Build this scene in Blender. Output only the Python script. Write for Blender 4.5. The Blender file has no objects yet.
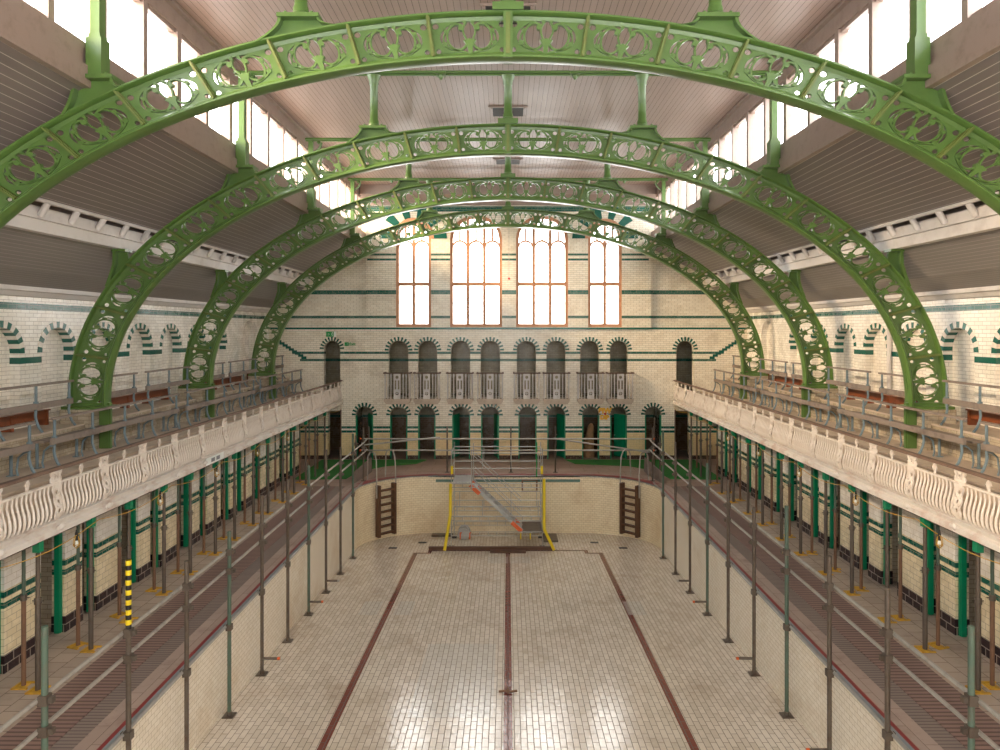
import bpy, math, random
from mathutils import Vector, Matrix
random.seed(7)
PI = math.pi
SC = bpy.context.scene
COL = SC.collection

# ---------------------------------------------------------------- camera
EYE = 5.0
cam_d = bpy.data.cameras.new('camera')
cam = bpy.data.objects.new('camera', cam_d); COL.objects.link(cam)
cam.location = (0, 0, EYE); cam.rotation_euler = (PI / 2, 0, 0)
cam_d.sensor_width = 36; cam_d.lens = 700 / 1000 * 36
cam_d.shift_x = -0.008; cam_d.shift_y = -0.046
cam_d.clip_end = 300
SC.camera = cam
# ---------------------------------------------------------------- world: bright overcast sky
w = bpy.data.worlds.new('sky'); SC.world = w; w.use_nodes = True
bg = w.node_tree.nodes['Background']
bg.inputs[0].default_value = (1.0, 0.985, 0.965, 1); bg.inputs[1].default_value = 1.0
SC.view_settings.view_transform = 'Standard'; SC.view_settings.look = 'None'
SC.view_settings.gamma = 1.0; SC.view_settings.use_curve_mapping = False
SC.view_settings.exposure = 3.6
SC.cycles.max_bounces = 10; SC.cycles.diffuse_bounces = 7; SC.cycles.glossy_bounces = 4
SC.cycles.transparent_max_bounces = 8
SC.cycles.use_denoising = True
SC.cycles.caustics_reflective = False; SC.cycles.caustics_refractive = False
SC.cycles.sample_clamp_indirect = 8
# low warm daylight from the left and behind
sun_d = bpy.data.lights.new('sun', 'SUN'); sun = bpy.data.objects.new('sun', sun_d); COL.objects.link(sun)
sun_d.energy = 2.2; sun_d.color = (1.0, 0.72, 0.45); sun_d.angle = 0.4
sun.rotation_euler = (math.radians(20), math.radians(-69), 0)
# daylight portals: they only guide sampling of the sky through the modelled openings
def portal(loc, rot, sx, sy):
    d = bpy.data.lights.new('daylight_portal', 'AREA'); d.shape = 'RECTANGLE'; d.size = sx; d.size_y = sy
    d.cycles.is_portal = True
    o = bpy.data.objects.new('daylight_portal', d); COL.objects.link(o); o.location = loc; o.rotation_euler = rot
portal((0, 27.6, 7.3), (PI / 2, 0, PI), 9.2, 4.6)
portal((5.95, 12.4, 9.45), (PI / 2, 0, PI / 2), 29, 1.5)
portal((-5.95, 12.4, 9.45), (PI / 2, 0, -PI / 2), 29, 1.5)
portal((0, -2.4, 7.0), (PI / 2, 0, 0), 11.0, 5.0)

# ---------------------------------------------------------------- materials
def nt(name):
    m = bpy.data.materials.new(name); m.use_nodes = True
    return m, m.node_tree.nodes, m.node_tree.links, m.node_tree.nodes['Principled BSDF']
def lin(r, g, b):
    f = lambda c: ((c / 255 + 0.055) / 1.055) ** 2.4 if c > 10 else c / 255 / 12.92
    return (f(r), f(g), f(b), 1)
class NB:
    def __init__(s, nodes, links): s.n, s.l = nodes, links
    def _in(s, node, i, v):
        if hasattr(v, 'is_output'): s.l.new(v, node.inputs[i])
        elif v is not None: node.inputs[i].default_value = v
    def math(s, op, a, b=None, c=None):
        x = s.n.new('ShaderNodeMath'); x.operation = op
        s._in(x, 0, a); s._in(x, 1, b); s._in(x, 2, c)
        return x.outputs[0]
    def mix(s, f, a, b, mode='MIX'):
        x = s.n.new('ShaderNodeMix'); x.data_type = 'RGBA'; x.blend_type = mode
        s._in(x, 0, f); s._in(x, 6, a); s._in(x, 7, b)
        return x.outputs[2]
    def noise(s, vec, scale, detail=3, rough=0.55):
        x = s.n.new('ShaderNodeTexNoise'); s._in(x, 'Vector', vec)
        x.inputs['Scale'].default_value = scale; x.inputs['Detail'].default_value = detail; x.inputs['Roughness'].default_value = rough
        return x.outputs['Fac']
    def ramp(s, f, lo, hi):
        x = s.n.new('ShaderNodeMapRange'); x.interpolation_type = 'SMOOTHSTEP'
        s._in(x, 0, f); x.inputs[1].default_value = lo; x.inputs[2].default_value = hi
        return x.outputs[0]
    def pos(s, local=False):
        if local:
            t = s.n.new('ShaderNodeTexCoord'); p = t.outputs['Object']
        else:
            p = s.n.new('ShaderNodeNewGeometry').outputs['Position']
        x = s.n.new('ShaderNodeSeparateXYZ'); s.l.new(p, x.inputs[0])
        return p, x.outputs[0], x.outputs[1], x.outputs[2]
    def comb(s, a, b, c=0.0):
        x = s.n.new('ShaderNodeCombineXYZ'); s._in(x, 0, a); s._in(x, 1, b); s._in(x, 2, c)
        return x.outputs[0]
def near(b, v, c, h):   # 1 where |v-c|<h
    return b.math('LESS_THAN', b.math('ABSOLUTE', b.math('SUBTRACT', v, c)), h)

def paint(name, col, rough=0.45, wear=None, amt=0.3, scale=6, metal=0.0, spec=0.5):
    m, n, l, p = nt(name); b = NB(n, l)
    P, x, y, z = b.pos(True)
    f = b.ramp(b.noise(P, scale, 5, 0.65), 0.45, 0.75)
    wear = wear or tuple(c * 0.6 for c in col[:3]) + (1,)
    c = b.mix(b.math('MULTIPLY', f, amt), col, wear)
    l.new(c, p.inputs['Base Color'])
    p.inputs['Roughness'].default_value = rough; p.inputs['Metallic'].default_value = metal
    p.inputs['Specular IOR Level'].default_value = spec
    bp = n.new('ShaderNodeBump'); bp.inputs['Strength'].default_value = 0.12; bp.inputs['Distance'].default_value = 0.01
    l.new(b.noise(P, scale * 8, 3), bp.inputs['Height']); l.new(bp.outputs[0], p.inputs['Normal'])
    return m

def tiles(name, c1, c2, mortar, bw=0.23, rh=0.078, ms=0.004, rough=0.25, uv=False, local=False,
          bands=(), zones=(), stain=None, stain_amt=0.35, bump=0.25, floor=False, lanes=False, offset=0.5, spec=0.5, stain_scale=0.7):
    m, n, l, p = nt(name); b = NB(n, l)
    P, x, y, z = b.pos(local)
    if uv:
        t = n.new('ShaderNodeUVMap'); s = n.new('ShaderNodeSeparateXYZ'); l.new(t.outputs[0], s.inputs[0])
        u, v = s.outputs[0], s.outputs[1]
    elif floor:
        u, v = (x, y) if floor == 'x' else (y, x)
    else:
        g = n.new('ShaderNodeNewGeometry'); s = n.new('ShaderNodeSeparateXYZ'); l.new(g.outputs['Normal'], s.inputs[0])
        ax = b.math('GREATER_THAN', b.math('ABSOLUTE', s.outputs[0]), 0.5)
        az = b.math('GREATER_THAN', b.math('ABSOLUTE', s.outputs[2]), 0.7)
        u = b.math('ADD', b.math('MULTIPLY', y, ax), b.math('MULTIPLY', x, b.math('SUBTRACT', 1.0, ax)))
        v = b.math('ADD', b.math('MULTIPLY', y, az), b.math('MULTIPLY', z, b.math('SUBTRACT', 1.0, az)))
    br = n.new('ShaderNodeTexBrick'); l.new(b.comb(u, v), br.inputs['Vector'])
    br.inputs['Color1'].default_value = c1; br.inputs['Color2'].default_value = c2; br.inputs['Mortar'].default_value = mortar
    br.inputs['Scale'].default_value = 1; br.inputs['Brick Width'].default_value = bw; br.inputs['Row Height'].default_value = rh
    br.inputs['Mortar Size'].default_value = ms; br.inputs['Mortar Smooth'].default_value = 0.3; br.offset = offset
    br.inputs['Bias'].default_value = -0.2
    c = br.outputs['Color']
    notm = b.math('SUBTRACT', 1.0, br.outputs['Fac'])
    for (z0, z1, tint) in zones:
        f = b.math('MULTIPLY', b.math('GREATER_THAN', z, z0), b.math('LESS_THAN', z, z1))
        c = b.mix(b.math('MULTIPLY', f, b.math('ADD', b.math('MULTIPLY', notm, 0.7), 0.3)), c, b.mix(br.outputs['Color'], tint, tint) if False else tint)
    if stain:
        f = b.ramp(b.noise(P, stain_scale, 6, 0.7), 0.48, 0.72)
        c = b.mix(b.math('MULTIPLY', f, stain_amt), c, stain)
        f2 = b.ramp(b.noise(P, 9, 4, 0.6), 0.62, 0.72)
        c = b.mix(b.math('MULTIPLY', f2, stain_amt * 0.5), c, mortar)
    for bd in bands:
        zc, h, col = bd[:3]
        f = near(b, z, zc, h)
        if len(bd) > 3: f = b.math('MULTIPLY', f, near(b, x, 0.0, bd[3]))
        c = b.mix(b.math('MULTIPLY', f, notm), c, col)
    if lanes:
        red = lin(118, 62, 52)
        f = near(b, x, 0.0, 0.07)
        for xl in (-2.82, 2.82): f = b.math('MAXIMUM', f, near(b, x, xl, 0.065))
        f = b.math('MULTIPLY', f, b.math('LESS_THAN', y, 21.32))
        for (xa, xb, yy, hh) in ((-2.88, -2.4, 21.32, .06), (2.4, 2.88, 21.32, .06), (-2.46, 2.46, 21.62, .06)):
            f = b.math('MAXIMUM', f, b.math('MULTIPLY', near(b, x, (xa + xb) / 2, (xb - xa) / 2), near(b, y, yy, hh)))
        for xl in (-2.4, 2.4):
            f = b.math('MAXIMUM', f, b.math('MULTIPLY', near(b, x, xl, .06), near(b, y, 21.47, .2)))
        c = b.mix(f, c, b.mix(notm, lin(70, 40, 36), red))
        # newer pale tiles let into the floor
        for (px, py, sx, sy) in ((-3.25, 16.6, .22, .45), (-2.45, 16.6, .2, .45), (3.0, 16.6, .22, .45), (-.95, 13.0, .7, 1.5), (-.3, 20.6, .3, .35), (.35, 20.6, .3, .35)):
            f = b.math('MULTIPLY', near(b, x, px, sx), near(b, y, py, sy))
            c = b.mix(b.math('MULTIPLY', b.math('MULTIPLY', f, notm), 0.45), c, lin(196, 196, 190))
    l.new(c, p.inputs['Base Color'])
    r = b.math('ADD', b.math('MULTIPLY', br.outputs['Fac'], 0.5), b.math('ADD', rough - .08, b.math('MULTIPLY', b.noise(P, 3, 4), 0.2)))
    l.new(r, p.inputs['Roughness']); p.inputs['Specular IOR Level'].default_value = spec
    bp = n.new('ShaderNodeBump'); bp.inputs['Strength'].default_value = bump; bp.inputs['Distance'].default_value = 0.006
    bv = n.new('ShaderNodeTexBrick'); l.new(b.comb(u, v), bv.inputs['Vector'])
    l.new(b.math('ADD', notm, b.math('MULTIPLY', b.noise(P, 7, 2), 1.2)), bp.inputs['Height']); n.remove(bv)
    l.new(bp.outputs[0], p.inputs['Normal'])
    return m

def boards(name, col, gap, axis='x', w=0.1, gw=0.06, rough=0.35, grime=None):
    m, n, l, p = nt(name); b = NB(n, l)
    P, x, y, z = b.pos()
    u = {'x': x, 'y': y, 'z': z}[axis]
    fr = b.math('FRACT', b.math('ADD', b.math('DIVIDE', u, w), 100.0))
    g = b.math('LESS_THAN', fr, gw)
    idx = b.math('FLOOR', b.math('DIVIDE', u, w))
    wn = n.new('ShaderNodeTexWhiteNoise'); wn.noise_dimensions = '1D'; l.new(idx, wn.inputs['W'])
    c = b.mix(b.math('MULTIPLY', wn.outputs['Value'], 0.25), col, tuple(k * 0.75 for k in col[:3]) + (1,))
    st = n.new('ShaderNodeMapping'); l.new(P, st.inputs[0]); st.inputs['Scale'].default_value = (1, 0.3, 1)
    c = b.mix(b.math('MULTIPLY', b.ramp(b.noise(st.outputs[0], 1.2, 6, .7), .5, .8), 0.35), c, grime or gap)
    c = b.mix(g, c, gap)
    l.new(c, p.inputs['Base Color']); p.inputs['Roughness'].default_value = rough
    bp = n.new('ShaderNodeBump'); bp.inputs['Strength'].default_value = 0.5; bp.inputs['Distance'].default_value = 0.01
    l.new(b.math('SUBTRACT', 1.0, g), bp.inputs['Height']); l.new(bp.outputs[0], p.inputs['Normal'])
    return m

def glass(name, frost=0.0):
    m, n, l, p = nt(name)
    out = n['Material Output']; n.remove(p)
    t = n.new('ShaderNodeBsdfTransparent'); t.inputs[0].default_value = (.96, .97, .97, 1)
    g = n.new('ShaderNodeBsdfGlossy'); g.inputs['Roughness'].default_value = 0.08
    mx = n.new('ShaderNodeMixShader'); mx.inputs[0].default_value = 0.06
    l.new(t.outputs[0], mx.inputs[1]); l.new(g.outputs[0], mx.inputs[2]); l.new(mx.outputs[0], out.inputs[0])
    return m

GREEN_T = lin(28, 92, 78)
MORT = lin(150, 140, 122)
CREAM1, CREAM2 = lin(238, 231, 214), lin(228, 218, 197)
YEL = lin(232, 208, 158)
DARKB = lin(58, 36, 34)
M = {}
M['green'] = paint('green_iron_paint', lin(82, 112, 54), 0.3, lin(54, 82, 38), 0.35, 4)
M['green'].node_tree.nodes['Principled BSDF'].inputs['Coat Weight'].default_value = 0.2
M['green'].node_tree.nodes['Principled BSDF'].inputs['Coat Roughness'].default_value = 0.3
M['ribedge'] = paint('worn_green_iron_paint', lin(96, 112, 54), 0.5, lin(92, 70, 36), 0.6, 9)
M['far_tile'] = tiles('far_wall_tiles', CREAM1, CREAM2, MORT, stain=lin(150, 130, 100),
    bands=((9.62, .1, GREEN_T), (7.865, .04, GREEN_T, 5.42), (7.67, .04, GREEN_T, 5.42), (6.42, .08, GREEN_T), (5.46, .05, GREEN_T),
           (5.02, .035, GREEN_T), (4.08, .045, GREEN_T, 8.3), (3.81, .045, GREEN_T, 8.0), (1.22, .045, GREEN_T), (1.06, .045, GREEN_T)),
    zones=((-1, 1.0, YEL), (-1, .14, DARKB)))
M['side_tile'] = tiles('side_wall_tiles', lin(240, 237, 228), lin(231, 226, 214), lin(160, 153, 142), stain=lin(160, 146, 122), stain_amt=.25,
    bands=((5.43, .065, GREEN_T),), zones=((-1, 1.0, YEL),))
M['white_tile'] = tiles('recess_tiles', lin(238, 233, 222), lin(228, 221, 208), lin(160, 153, 142), stain=lin(160, 146, 122), stain_amt=.25)
M['pier_tile'] = tiles('cubicle_pier_tiles', lin(238, 224, 190), lin(230, 214, 176), lin(160, 146, 118), rh=.1, bw=.2, stain=lin(150, 130, 90), stain_amt=.25,
    zones=((1.21, 3, lin(234, 230, 222)),), bands=((1.14, .045, GREEN_T), (.99, .045, GREEN_T)))
M['base_brick'] = tiles('dark_base_bricks', lin(52, 34, 38), lin(40, 28, 34), lin(150, 138, 124), rh=.135, bw=.24, ms=.009, rough=.2)
M['plinth_tile'] = tiles('plinth_tiles', lin(180, 168, 148), lin(165, 152, 130), lin(100, 90, 76), stain=lin(110, 96, 76), stain_amt=.6)
M['pool_wall'] = tiles('pool_wall_tiles', lin(236, 228, 212), lin(228, 218, 198), lin(180, 166, 142), bw=.15, rh=.075, ms=.0035, uv=True, stain=lin(176, 146, 96), stain_amt=.4, rough=.35)
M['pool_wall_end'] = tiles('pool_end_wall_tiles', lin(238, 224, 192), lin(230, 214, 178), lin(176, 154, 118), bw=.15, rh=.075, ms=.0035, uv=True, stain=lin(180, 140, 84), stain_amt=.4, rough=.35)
M['pool_floor'] = tiles('pool_floor_tiles', lin(218, 208, 192), lin(200, 188, 170), lin(104, 92, 80), bw=.25, rh=.1, ms=.006, floor='y', stain=lin(150, 124, 96), stain_amt=.4, lanes=True, rough=.15, bump=.45, spec=.7)
M['deck'] = tiles('deck_slabs', lin(182, 166, 150), lin(168, 152, 138), lin(116, 104, 94), bw=.3, rh=.3, ms=.006, floor='y', stain=lin(84, 72, 64), stain_amt=.5, rough=.6, offset=0.5)
M['far_deck'] = tiles('far_deck_stone', lin(162, 140, 126), lin(150, 128, 114), lin(104, 88, 78), bw=.9, rh=.6, ms=.004, floor='x', stain=lin(96, 78, 68), rough=.6)
M['mat_red'] = boards('ribbed_red_mat', lin(144, 118, 108), lin(98, 78, 72), 'y', .09, .35, .7)
M['mat_grey'] = boards('ribbed_grey_mat', lin(138, 124, 116), lin(96, 86, 80), 'y', .07, .25, .7)
M['kerb'] = tiles('pool_kerb_stone', lin(174, 155, 143), lin(162, 143, 131), lin(110, 94, 86), bw=.8, rh=.5, ms=.004, floor='y', stain=lin(108, 84, 74), stain_amt=.55, rough=.6)
M['red_line'] = paint('red_tile_line', lin(140, 52, 54), .35, lin(110, 70, 60), .4)
M['green_line'] = paint('green_tile_line', lin(78, 116, 104), .3, lin(120, 120, 104), .5)
M['blue_line'] = paint('pale_blue_edge', lin(142, 154, 158), .4, lin(110, 110, 108), .4)
M['astroturf'] = paint('green_carpet', lin(44, 120, 50), .95, lin(60, 92, 44), .5, 20)
M['ceil'] = boards('ceiling_boards', lin(160, 141, 131), lin(92, 78, 72), 'x', .115, .09, .42)
M['roof'] = boards('roof_boards', lin(128, 118, 115), lin(200, 190, 182), 'x', .115, .07, .35, lin(92, 84, 80))  # pale gap lines: highlights along the boards put into the colour
M['soffit'] = boards('soffit_boards', lin(136, 130, 126), lin(165, 158, 152), 'x', .06, .1, .5, lin(100, 90, 84))
M['joinery'] = paint('window_joinery', lin(150, 132, 122), .4, lin(110, 94, 84), .4)
M['white_beam'] = paint('white_painted_beam', lin(210, 205, 201), .5, lin(160, 150, 142), .4, 2)
M['cream_iron'] = paint('cream_iron_paint', lin(216, 207, 196), .6, lin(156, 122, 96), .4, 7)
M['fascia'] = paint('stained_cream_fascia', lin(214, 208, 200), .55, lin(160, 100, 62), .5, 2.2)
M['concrete'] = paint('gallery_boards', lin(192, 176, 158), .75, lin(134, 118, 102), .6, 2)
M['riser'] = tiles('tier_riser_tiles', lin(184, 172, 150), lin(172, 158, 134), lin(110, 98, 82), stain=lin(110, 92, 70), stain_amt=.6)
M['plank'] = paint('weathered_plank', lin(128, 116, 106), .7, lin(84, 72, 64), .7, 3)
M['rail_wood'] = paint('worn_handrail', lin(112, 90, 76), .6, lin(80, 58, 48), .6, 4)
M['blue_iron'] = paint('blue_grey_iron', lin(104, 122, 130), .5, lin(92, 92, 86), .6, 8)
M['varnish'] = paint('orange_varnished_wood', lin(126, 66, 34), .35, lin(70, 34, 20), .6, 2.5)
M['steel'] = paint('galvanised_steel', lin(172, 168, 160), .42, lin(110, 98, 84), .5, 6, .3)
M['steel_dark'] = paint('weathered_steel_tube', lin(104, 94, 84), .5, lin(80, 60, 44), .7, 5, .5)
M['steel_green'] = paint('faded_green_tube', lin(78, 98, 84), .5, lin(96, 84, 72), .9, 3)
M['rust'] = paint('rusty_steel', lin(128, 96, 74), .65, lin(92, 68, 52), .7, 6, .3)
M['alu'] = paint('aluminium', lin(168, 168, 164), .4, lin(124, 120, 112), .4, 5, .3)
M['yellow'] = paint('yellow_paint', lin(222, 196, 30), .45, lin(170, 150, 50), .4, 5)
M['pad'] = paint('yellow_pad', lin(206, 160, 50), .6, lin(140, 110, 60), .6, 5)
M['orange'] = paint('orange_paint', lin(216, 98, 40), .5)
M['black'] = paint('black_paint', lin(28, 26, 26), .5)
M['door_green'] = paint('green_gloss_door', lin(12, 132, 92), .3, lin(8, 96, 66), .4, 3)
M['green_trim'] = paint('green_glazed_block', GREEN_T, .22)
M['white_trim'] = paint('white_glazed_block', lin(222, 216, 204), .25)
M['terra'] = paint('terracotta_frame', lin(192, 140, 106), .6, lin(160, 104, 74), .5, 5)
M['dark_wood'] = paint('brown_ladder_wood', lin(92, 62, 42), .55, lin(56, 38, 28), .6, 5)
M['sign_green'] = paint('sign_green', lin(16, 150, 70), .4)
M['sign_white'] = paint('sign_white', lin(232, 236, 232), .4)
M['sign_grey'] = paint('sign_grey_print', lin(120, 122, 128), .5)
M['sign_yellow'] = paint('sign_yellow', lin(238, 178, 44), .5)
M['red'] = paint('red_paint', lin(196, 44, 28), .4)
M['glass'] = glass('window_glass')
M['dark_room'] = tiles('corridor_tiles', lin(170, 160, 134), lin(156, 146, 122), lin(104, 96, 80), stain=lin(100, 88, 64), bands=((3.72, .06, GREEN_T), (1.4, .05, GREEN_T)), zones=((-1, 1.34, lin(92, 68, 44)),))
M['curtain'] = paint('tan_sheet', lin(150, 118, 84), .9, lin(100, 76, 56), .6, 8)
M['vent'] = paint('dark_vent', lin(22, 18, 16), .6)

# ---------------------------------------------------------------- mesh helpers
class MB:
    def __init__(s): s.v = []; s.f = []; s.uv = None
    def add(s, vs, fs, mat=None):
        k = len(s.v)
        s.v += [tuple(mat @ Vector(p)) if mat else tuple(p) for p in vs]
        s.f += [tuple(i + k for i in f) for f in fs]
        return s
    def box(s, x0, x1, y0, y1, z0, z1, mat=None):
        v = [(x, y, z) for z in (z0, z1) for y in (y0, y1) for x in (x0, x1)]
        return s.add(v, [(0, 2, 3, 1), (4, 5, 7, 6), (0, 1, 5, 4), (2, 6, 7, 3), (0, 4, 6, 2), (1, 3, 7, 5)], mat)
    def tube(s, pts, r, seg=8, caps=True, rads=None):
        pts = [Vector(p) for p in pts]; n = len(pts); vs = []; fs = []
        up = None
        for i, p in enumerate(pts):
            t = (pts[min(i + 1, n - 1)] - pts[max(i - 1, 0)]).normalized()
            if up is None:
                up = t.orthogonal().normalized()
            up = (up - t * up.dot(t)).normalized(); sd = t.cross(up)
            rr = rads[i] if rads else r
            for k in range(seg):
                a = 2 * PI * k / seg
                vs.append(p + (up * math.cos(a) + sd * math.sin(a)) * rr)
        for i in range(n - 1):
            for k in range(seg):
                a = i * seg + k; b2 = i * seg + (k + 1) % seg
                fs.append((a, b2, b2 + seg, a + seg))
        if caps:
            fs.append(tuple(range(seg))[::-1]); fs.append(tuple((n - 1) * seg + k for k in range(seg)))
        return s.add(vs, fs)
    def bar(s, a, b2, wx, wy):          # rectangular bar from a to b
        a, b2 = Vector(a), Vector(b2); t = (b2 - a).normalized()
        ref = Vector((0, 0, 1)) if abs(t.z) < .9 else Vector((0, 1, 0))
        sx = t.cross(ref).normalized() * wx / 2; sy = t.cross(sx).normalized() * wy / 2
        v = [p + i * sx + j * sy for p in (a, b2) for (i, j) in ((-1, -1), (1, -1), (1, 1), (-1, 1))]
        return s.add(v, [(3, 2, 1, 0), (4, 5, 6, 7), (0, 1, 5, 4), (1, 2, 6, 5), (2, 3, 7, 6), (3, 0, 4, 7)])
    def prism(s, poly, fn0, fn1):       # poly in 2D, fn maps (u,v)->3D for both ends
        n = len(poly)
        v = [fn0(*p) for p in poly] + [fn1(*p) for p in poly]
        f = [tuple(range(n))[::-1], tuple(range(n, 2 * n))] + [(i, (i + 1) % n, n + (i + 1) % n, n + i) for i in range(n)]
        return s.add(v, f)
    def lathe(s, prof, c=(0, 0, 0), seg=12):
        vs = []; fs = []
        for (r, z) in prof:
            for k in range(seg):
                a = 2 * PI * k / seg; vs.append((c[0] + r * math.cos(a), c[1] + r * math.sin(a), c[2] + z))
        for i in range(len(prof) - 1):
            for k in range(seg):
                a = i * seg + k; b2 = i * seg + (k + 1) % seg; fs.append((a, b2, b2 + seg, a + seg))
        fs.append(tuple(range(seg))[::-1]); fs.append(tuple((len(prof) - 1) * seg + k for k in range(seg)))
        return s.add(vs, fs)
    def sweep(s, path, prof, frame):    # prof 2D closed, frame(i)->(origin, e1, e2)
        n = len(prof); vs = []; fs = []
        for i in range(len(path)):
            o, e1, e2 = frame(i)
            vs += [o + e1 * a + e2 * b2 for a, b2 in prof]
        for i in range(len(path) - 1):
            for k in range(n):
                a = i * n + k; b2 = i * n + (k + 1) % n; fs.append((a, b2, b2 + n, a + n))
        fs.append(tuple(range(n))[::-1]); fs.append(tuple((len(path) - 1) * n + k for k in range(n)))
        return s.add(vs, fs)
    def mesh(s, name, smooth=True):
        me = bpy.data.meshes.new(name); me.from_pydata([tuple(p) for p in s.v], [], s.f); me.validate(); me.update()
        if s.uv is not None:
            uvl = me.uv_layers.new(name='UVMap')
            for lp in me.loops: uvl.data[lp.index].uv = s.uv[lp.vertex_index]
        fix(me)
        if smooth:
            me.shade_smooth() if hasattr(me, 'shade_smooth') else [setattr(p, 'use_smooth', True) for p in me.polygons]
            try: me.set_sharp_from_angle(angle=math.radians(38))
            except Exception: pass
        return me
import bmesh
def fix(me):
    bm = bmesh.new(); bm.from_mesh(me); bmesh.ops.recalc_face_normals(bm, faces=bm.faces); bm.to_mesh(me); bm.free()

def obj(name, mb, mat, parent=None, loc=None, smooth=True):
    me = mb.mesh(name, smooth) if isinstance(mb, MB) else mb
    if mat and not me.materials: me.materials.append(M[mat])
    o = bpy.data.objects.new(name, me); COL.objects.link(o)
    if parent is not None: o.parent = parent
    if loc: o.location = loc
    return o
def tag(o, label, cat, group=None):
    o['label'] = label; o['category'] = cat
    if group: o['group'] = group
    return o
def thing(name, label, cat, loc=(0, 0, 0), rz=0, group=None):
    o = bpy.data.objects.new(name, None); COL.objects.link(o); o.empty_display_size = .1
    o.location = loc; o.rotation_euler = (0, 0, rz)
    return tag(o, label, cat, group)
def struct(name, mb, mat, parent=None, smooth=False):
    o = obj(name, mb, mat, parent, smooth=smooth)
    if parent is None: o['kind'] = 'structure'
    return o
def dup(root, loc, label=None, rz=None, scale=None):
    r = root.copy(); COL.objects.link(r); r.location = loc
    if rz is not None: r.rotation_euler = (0, 0, rz)
    if scale: r.scale = scale
    if label: r['label'] = label
    for ch in root.children:
        c = ch.copy(); COL.objects.link(c); c.parent = r
        for g in ch.children:
            d = g.copy(); COL.objects.link(d); d.parent = c
    return r
def fill2d(outer, holes, thick, name='shape'):
    """flat plate with real holes; returns (verts, faces) in u,v,w with w in +-thick/2"""
    cu = bpy.data.curves.new(name, 'CURVE'); cu.dimensions = '2D'; cu.fill_mode = 'BOTH'; cu.extrude = thick / 2
    for lp in [outer] + holes if outer else holes:
        sp = cu.splines.new('POLY'); sp.points.add(len(lp) - 1); sp.use_cyclic_u = True
        for i, p in enumerate(lp): sp.points[i].co = (p[0], p[1], 0, 1)
    o = bpy.data.objects.new(name, cu); COL.objects.link(o)
    dg = bpy.context.evaluated_depsgraph_get(); dg.update()
    me = o.evaluated_get(dg).to_mesh()
    vs = [tuple(v.co) for v in me.vertices]; fs = [tuple(p.vertices) for p in me.polygons]
    o.evaluated_get(dg).to_mesh_clear()
    bpy.data.objects.remove(o); bpy.data.curves.remove(cu)
    return vs, fs
def circ(cx, cy, r, n=16, ry=None):
    ry = ry or r
    return [(cx + r * math.cos(2 * PI * k / n), cy + ry * math.sin(2 * PI * k / n)) for k in range(n)]
def rect(x0, x1, y0, y1): return [(x0, y0), (x1, y0), (x1, y1), (x0, y1)]
def archpoly(x0, x1, z0, zs, rise=None, n=14):
    cx = (x0 + x1) / 2; a = (x1 - x0) / 2; rise = rise or a
    return [(x0, z0), (x1, z0)] + [(cx + a * math.cos(PI * k / n), zs + rise * math.sin(PI * k / n)) for k in range(n + 1)]
ORD = ['first', 'second', 'third', 'fourth', 'fifth', 'sixth', 'seventh', 'eighth', 'ninth', 'tenth', 'eleventh', 'twelfth',
       'thirteenth', 'fourteenth', 'fifteenth', 'sixteenth', 'seventeenth', 'eighteenth']
SIDE = {-1: 'left', 1: 'right'}
Y0, Y1 = -2.0, 26.92      # shell extents
XW = 9.2
# ================================================================= SETTING
# ---- pool basin
PW, PY = 4.75, 23.8
RX, RY = 2.3, 2.1
def fz(y): return -1.34 - 0.045 * (y - 10.5)
outl = [(-PW, Y0)]
NC = 14
for k in range(NC + 1):
    a = PI / 2 * k / NC; outl.append((-PW + RX * (1 - math.cos(a)), PY - RY + RY * math.sin(a)))
for k in range(NC + 1):
    a = PI / 2 * (1 - k / NC); outl.append((PW - RX * (1 - math.cos(a)), PY - RY + RY * math.sin(a)))
outl.append((PW, Y0))
mb = MB(); mb.uv = []
L = 0; vs = []; fs = []
for i, (x, y) in enumerate(outl):
    if i: L += math.hypot(x - outl[i - 1][0], y - outl[i - 1][1])
    vs += [(x, y, fz(y)), (x, y, -0.0)]; mb.uv += [(L, fz(y)), (L, 0)]
    if i: k = 2 * i; fs.append((k - 2, k, k + 1, k - 1))
mb.add(vs, fs)
me = bpy.data.meshes.new('pool_wall'); me.from_pydata(mb.v, [], mb.f)
uvl = me.uv_layers.new(name='UVMap')
for lp in me.loops: uvl.data[lp.index].uv = mb.uv[lp.vertex_index]
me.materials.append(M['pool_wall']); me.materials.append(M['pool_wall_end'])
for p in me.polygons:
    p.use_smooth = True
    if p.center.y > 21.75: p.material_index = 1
o = bpy.data.objects.new('wall_pool', me); COL.objects.link(o); o['kind'] = 'structure'
mb = MB(); mb.add([(x, y, fz(y)) for x, y in outl], [tuple(range(len(outl)))])
struct('floor_pool', mb, 'pool_floor')
# strips following the basin outline: offset outline outward by d
def off(d):
    r = [(-PW - d, Y0)]
    for k in range(NC + 1):
        a = PI / 2 * k / NC; r.append((-PW - d + (RX + d) * (1 - math.cos(a)), PY - RY + (RY + d) * math.sin(a)))
    for k in range(NC + 1):
        a = PI / 2 * (1 - k / NC); r.append((PW + d - (RX + d) * (1 - math.cos(a)), PY - RY + (RY + d) * math.sin(a)))
    r.append((PW + d, Y0)); return r
def strip(name, d0, d1, z, mat, thick=.0):
    a, b2 = off(d0), off(d1); n = len(a); m = MB()
    m.add([(x, y, z) for x, y in a] + [(x, y, z) for x, y in b2] + [(x, y, z - .05) for x, y in a],
          [(i, i + 1, n + i + 1, n + i) for i in range(n - 1)] + [(i, i + 1, 2 * n + i + 1, 2 * n + i) for i in range(n - 1)])
    return struct(name, m, mat)
strip('trim_1', .0, .07, .012, 'blue_line')
strip('trim_2', .07, .13, .012, 'red_line')
strip('floor_kerb', .13, .42, .010, 'kerb')
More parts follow.
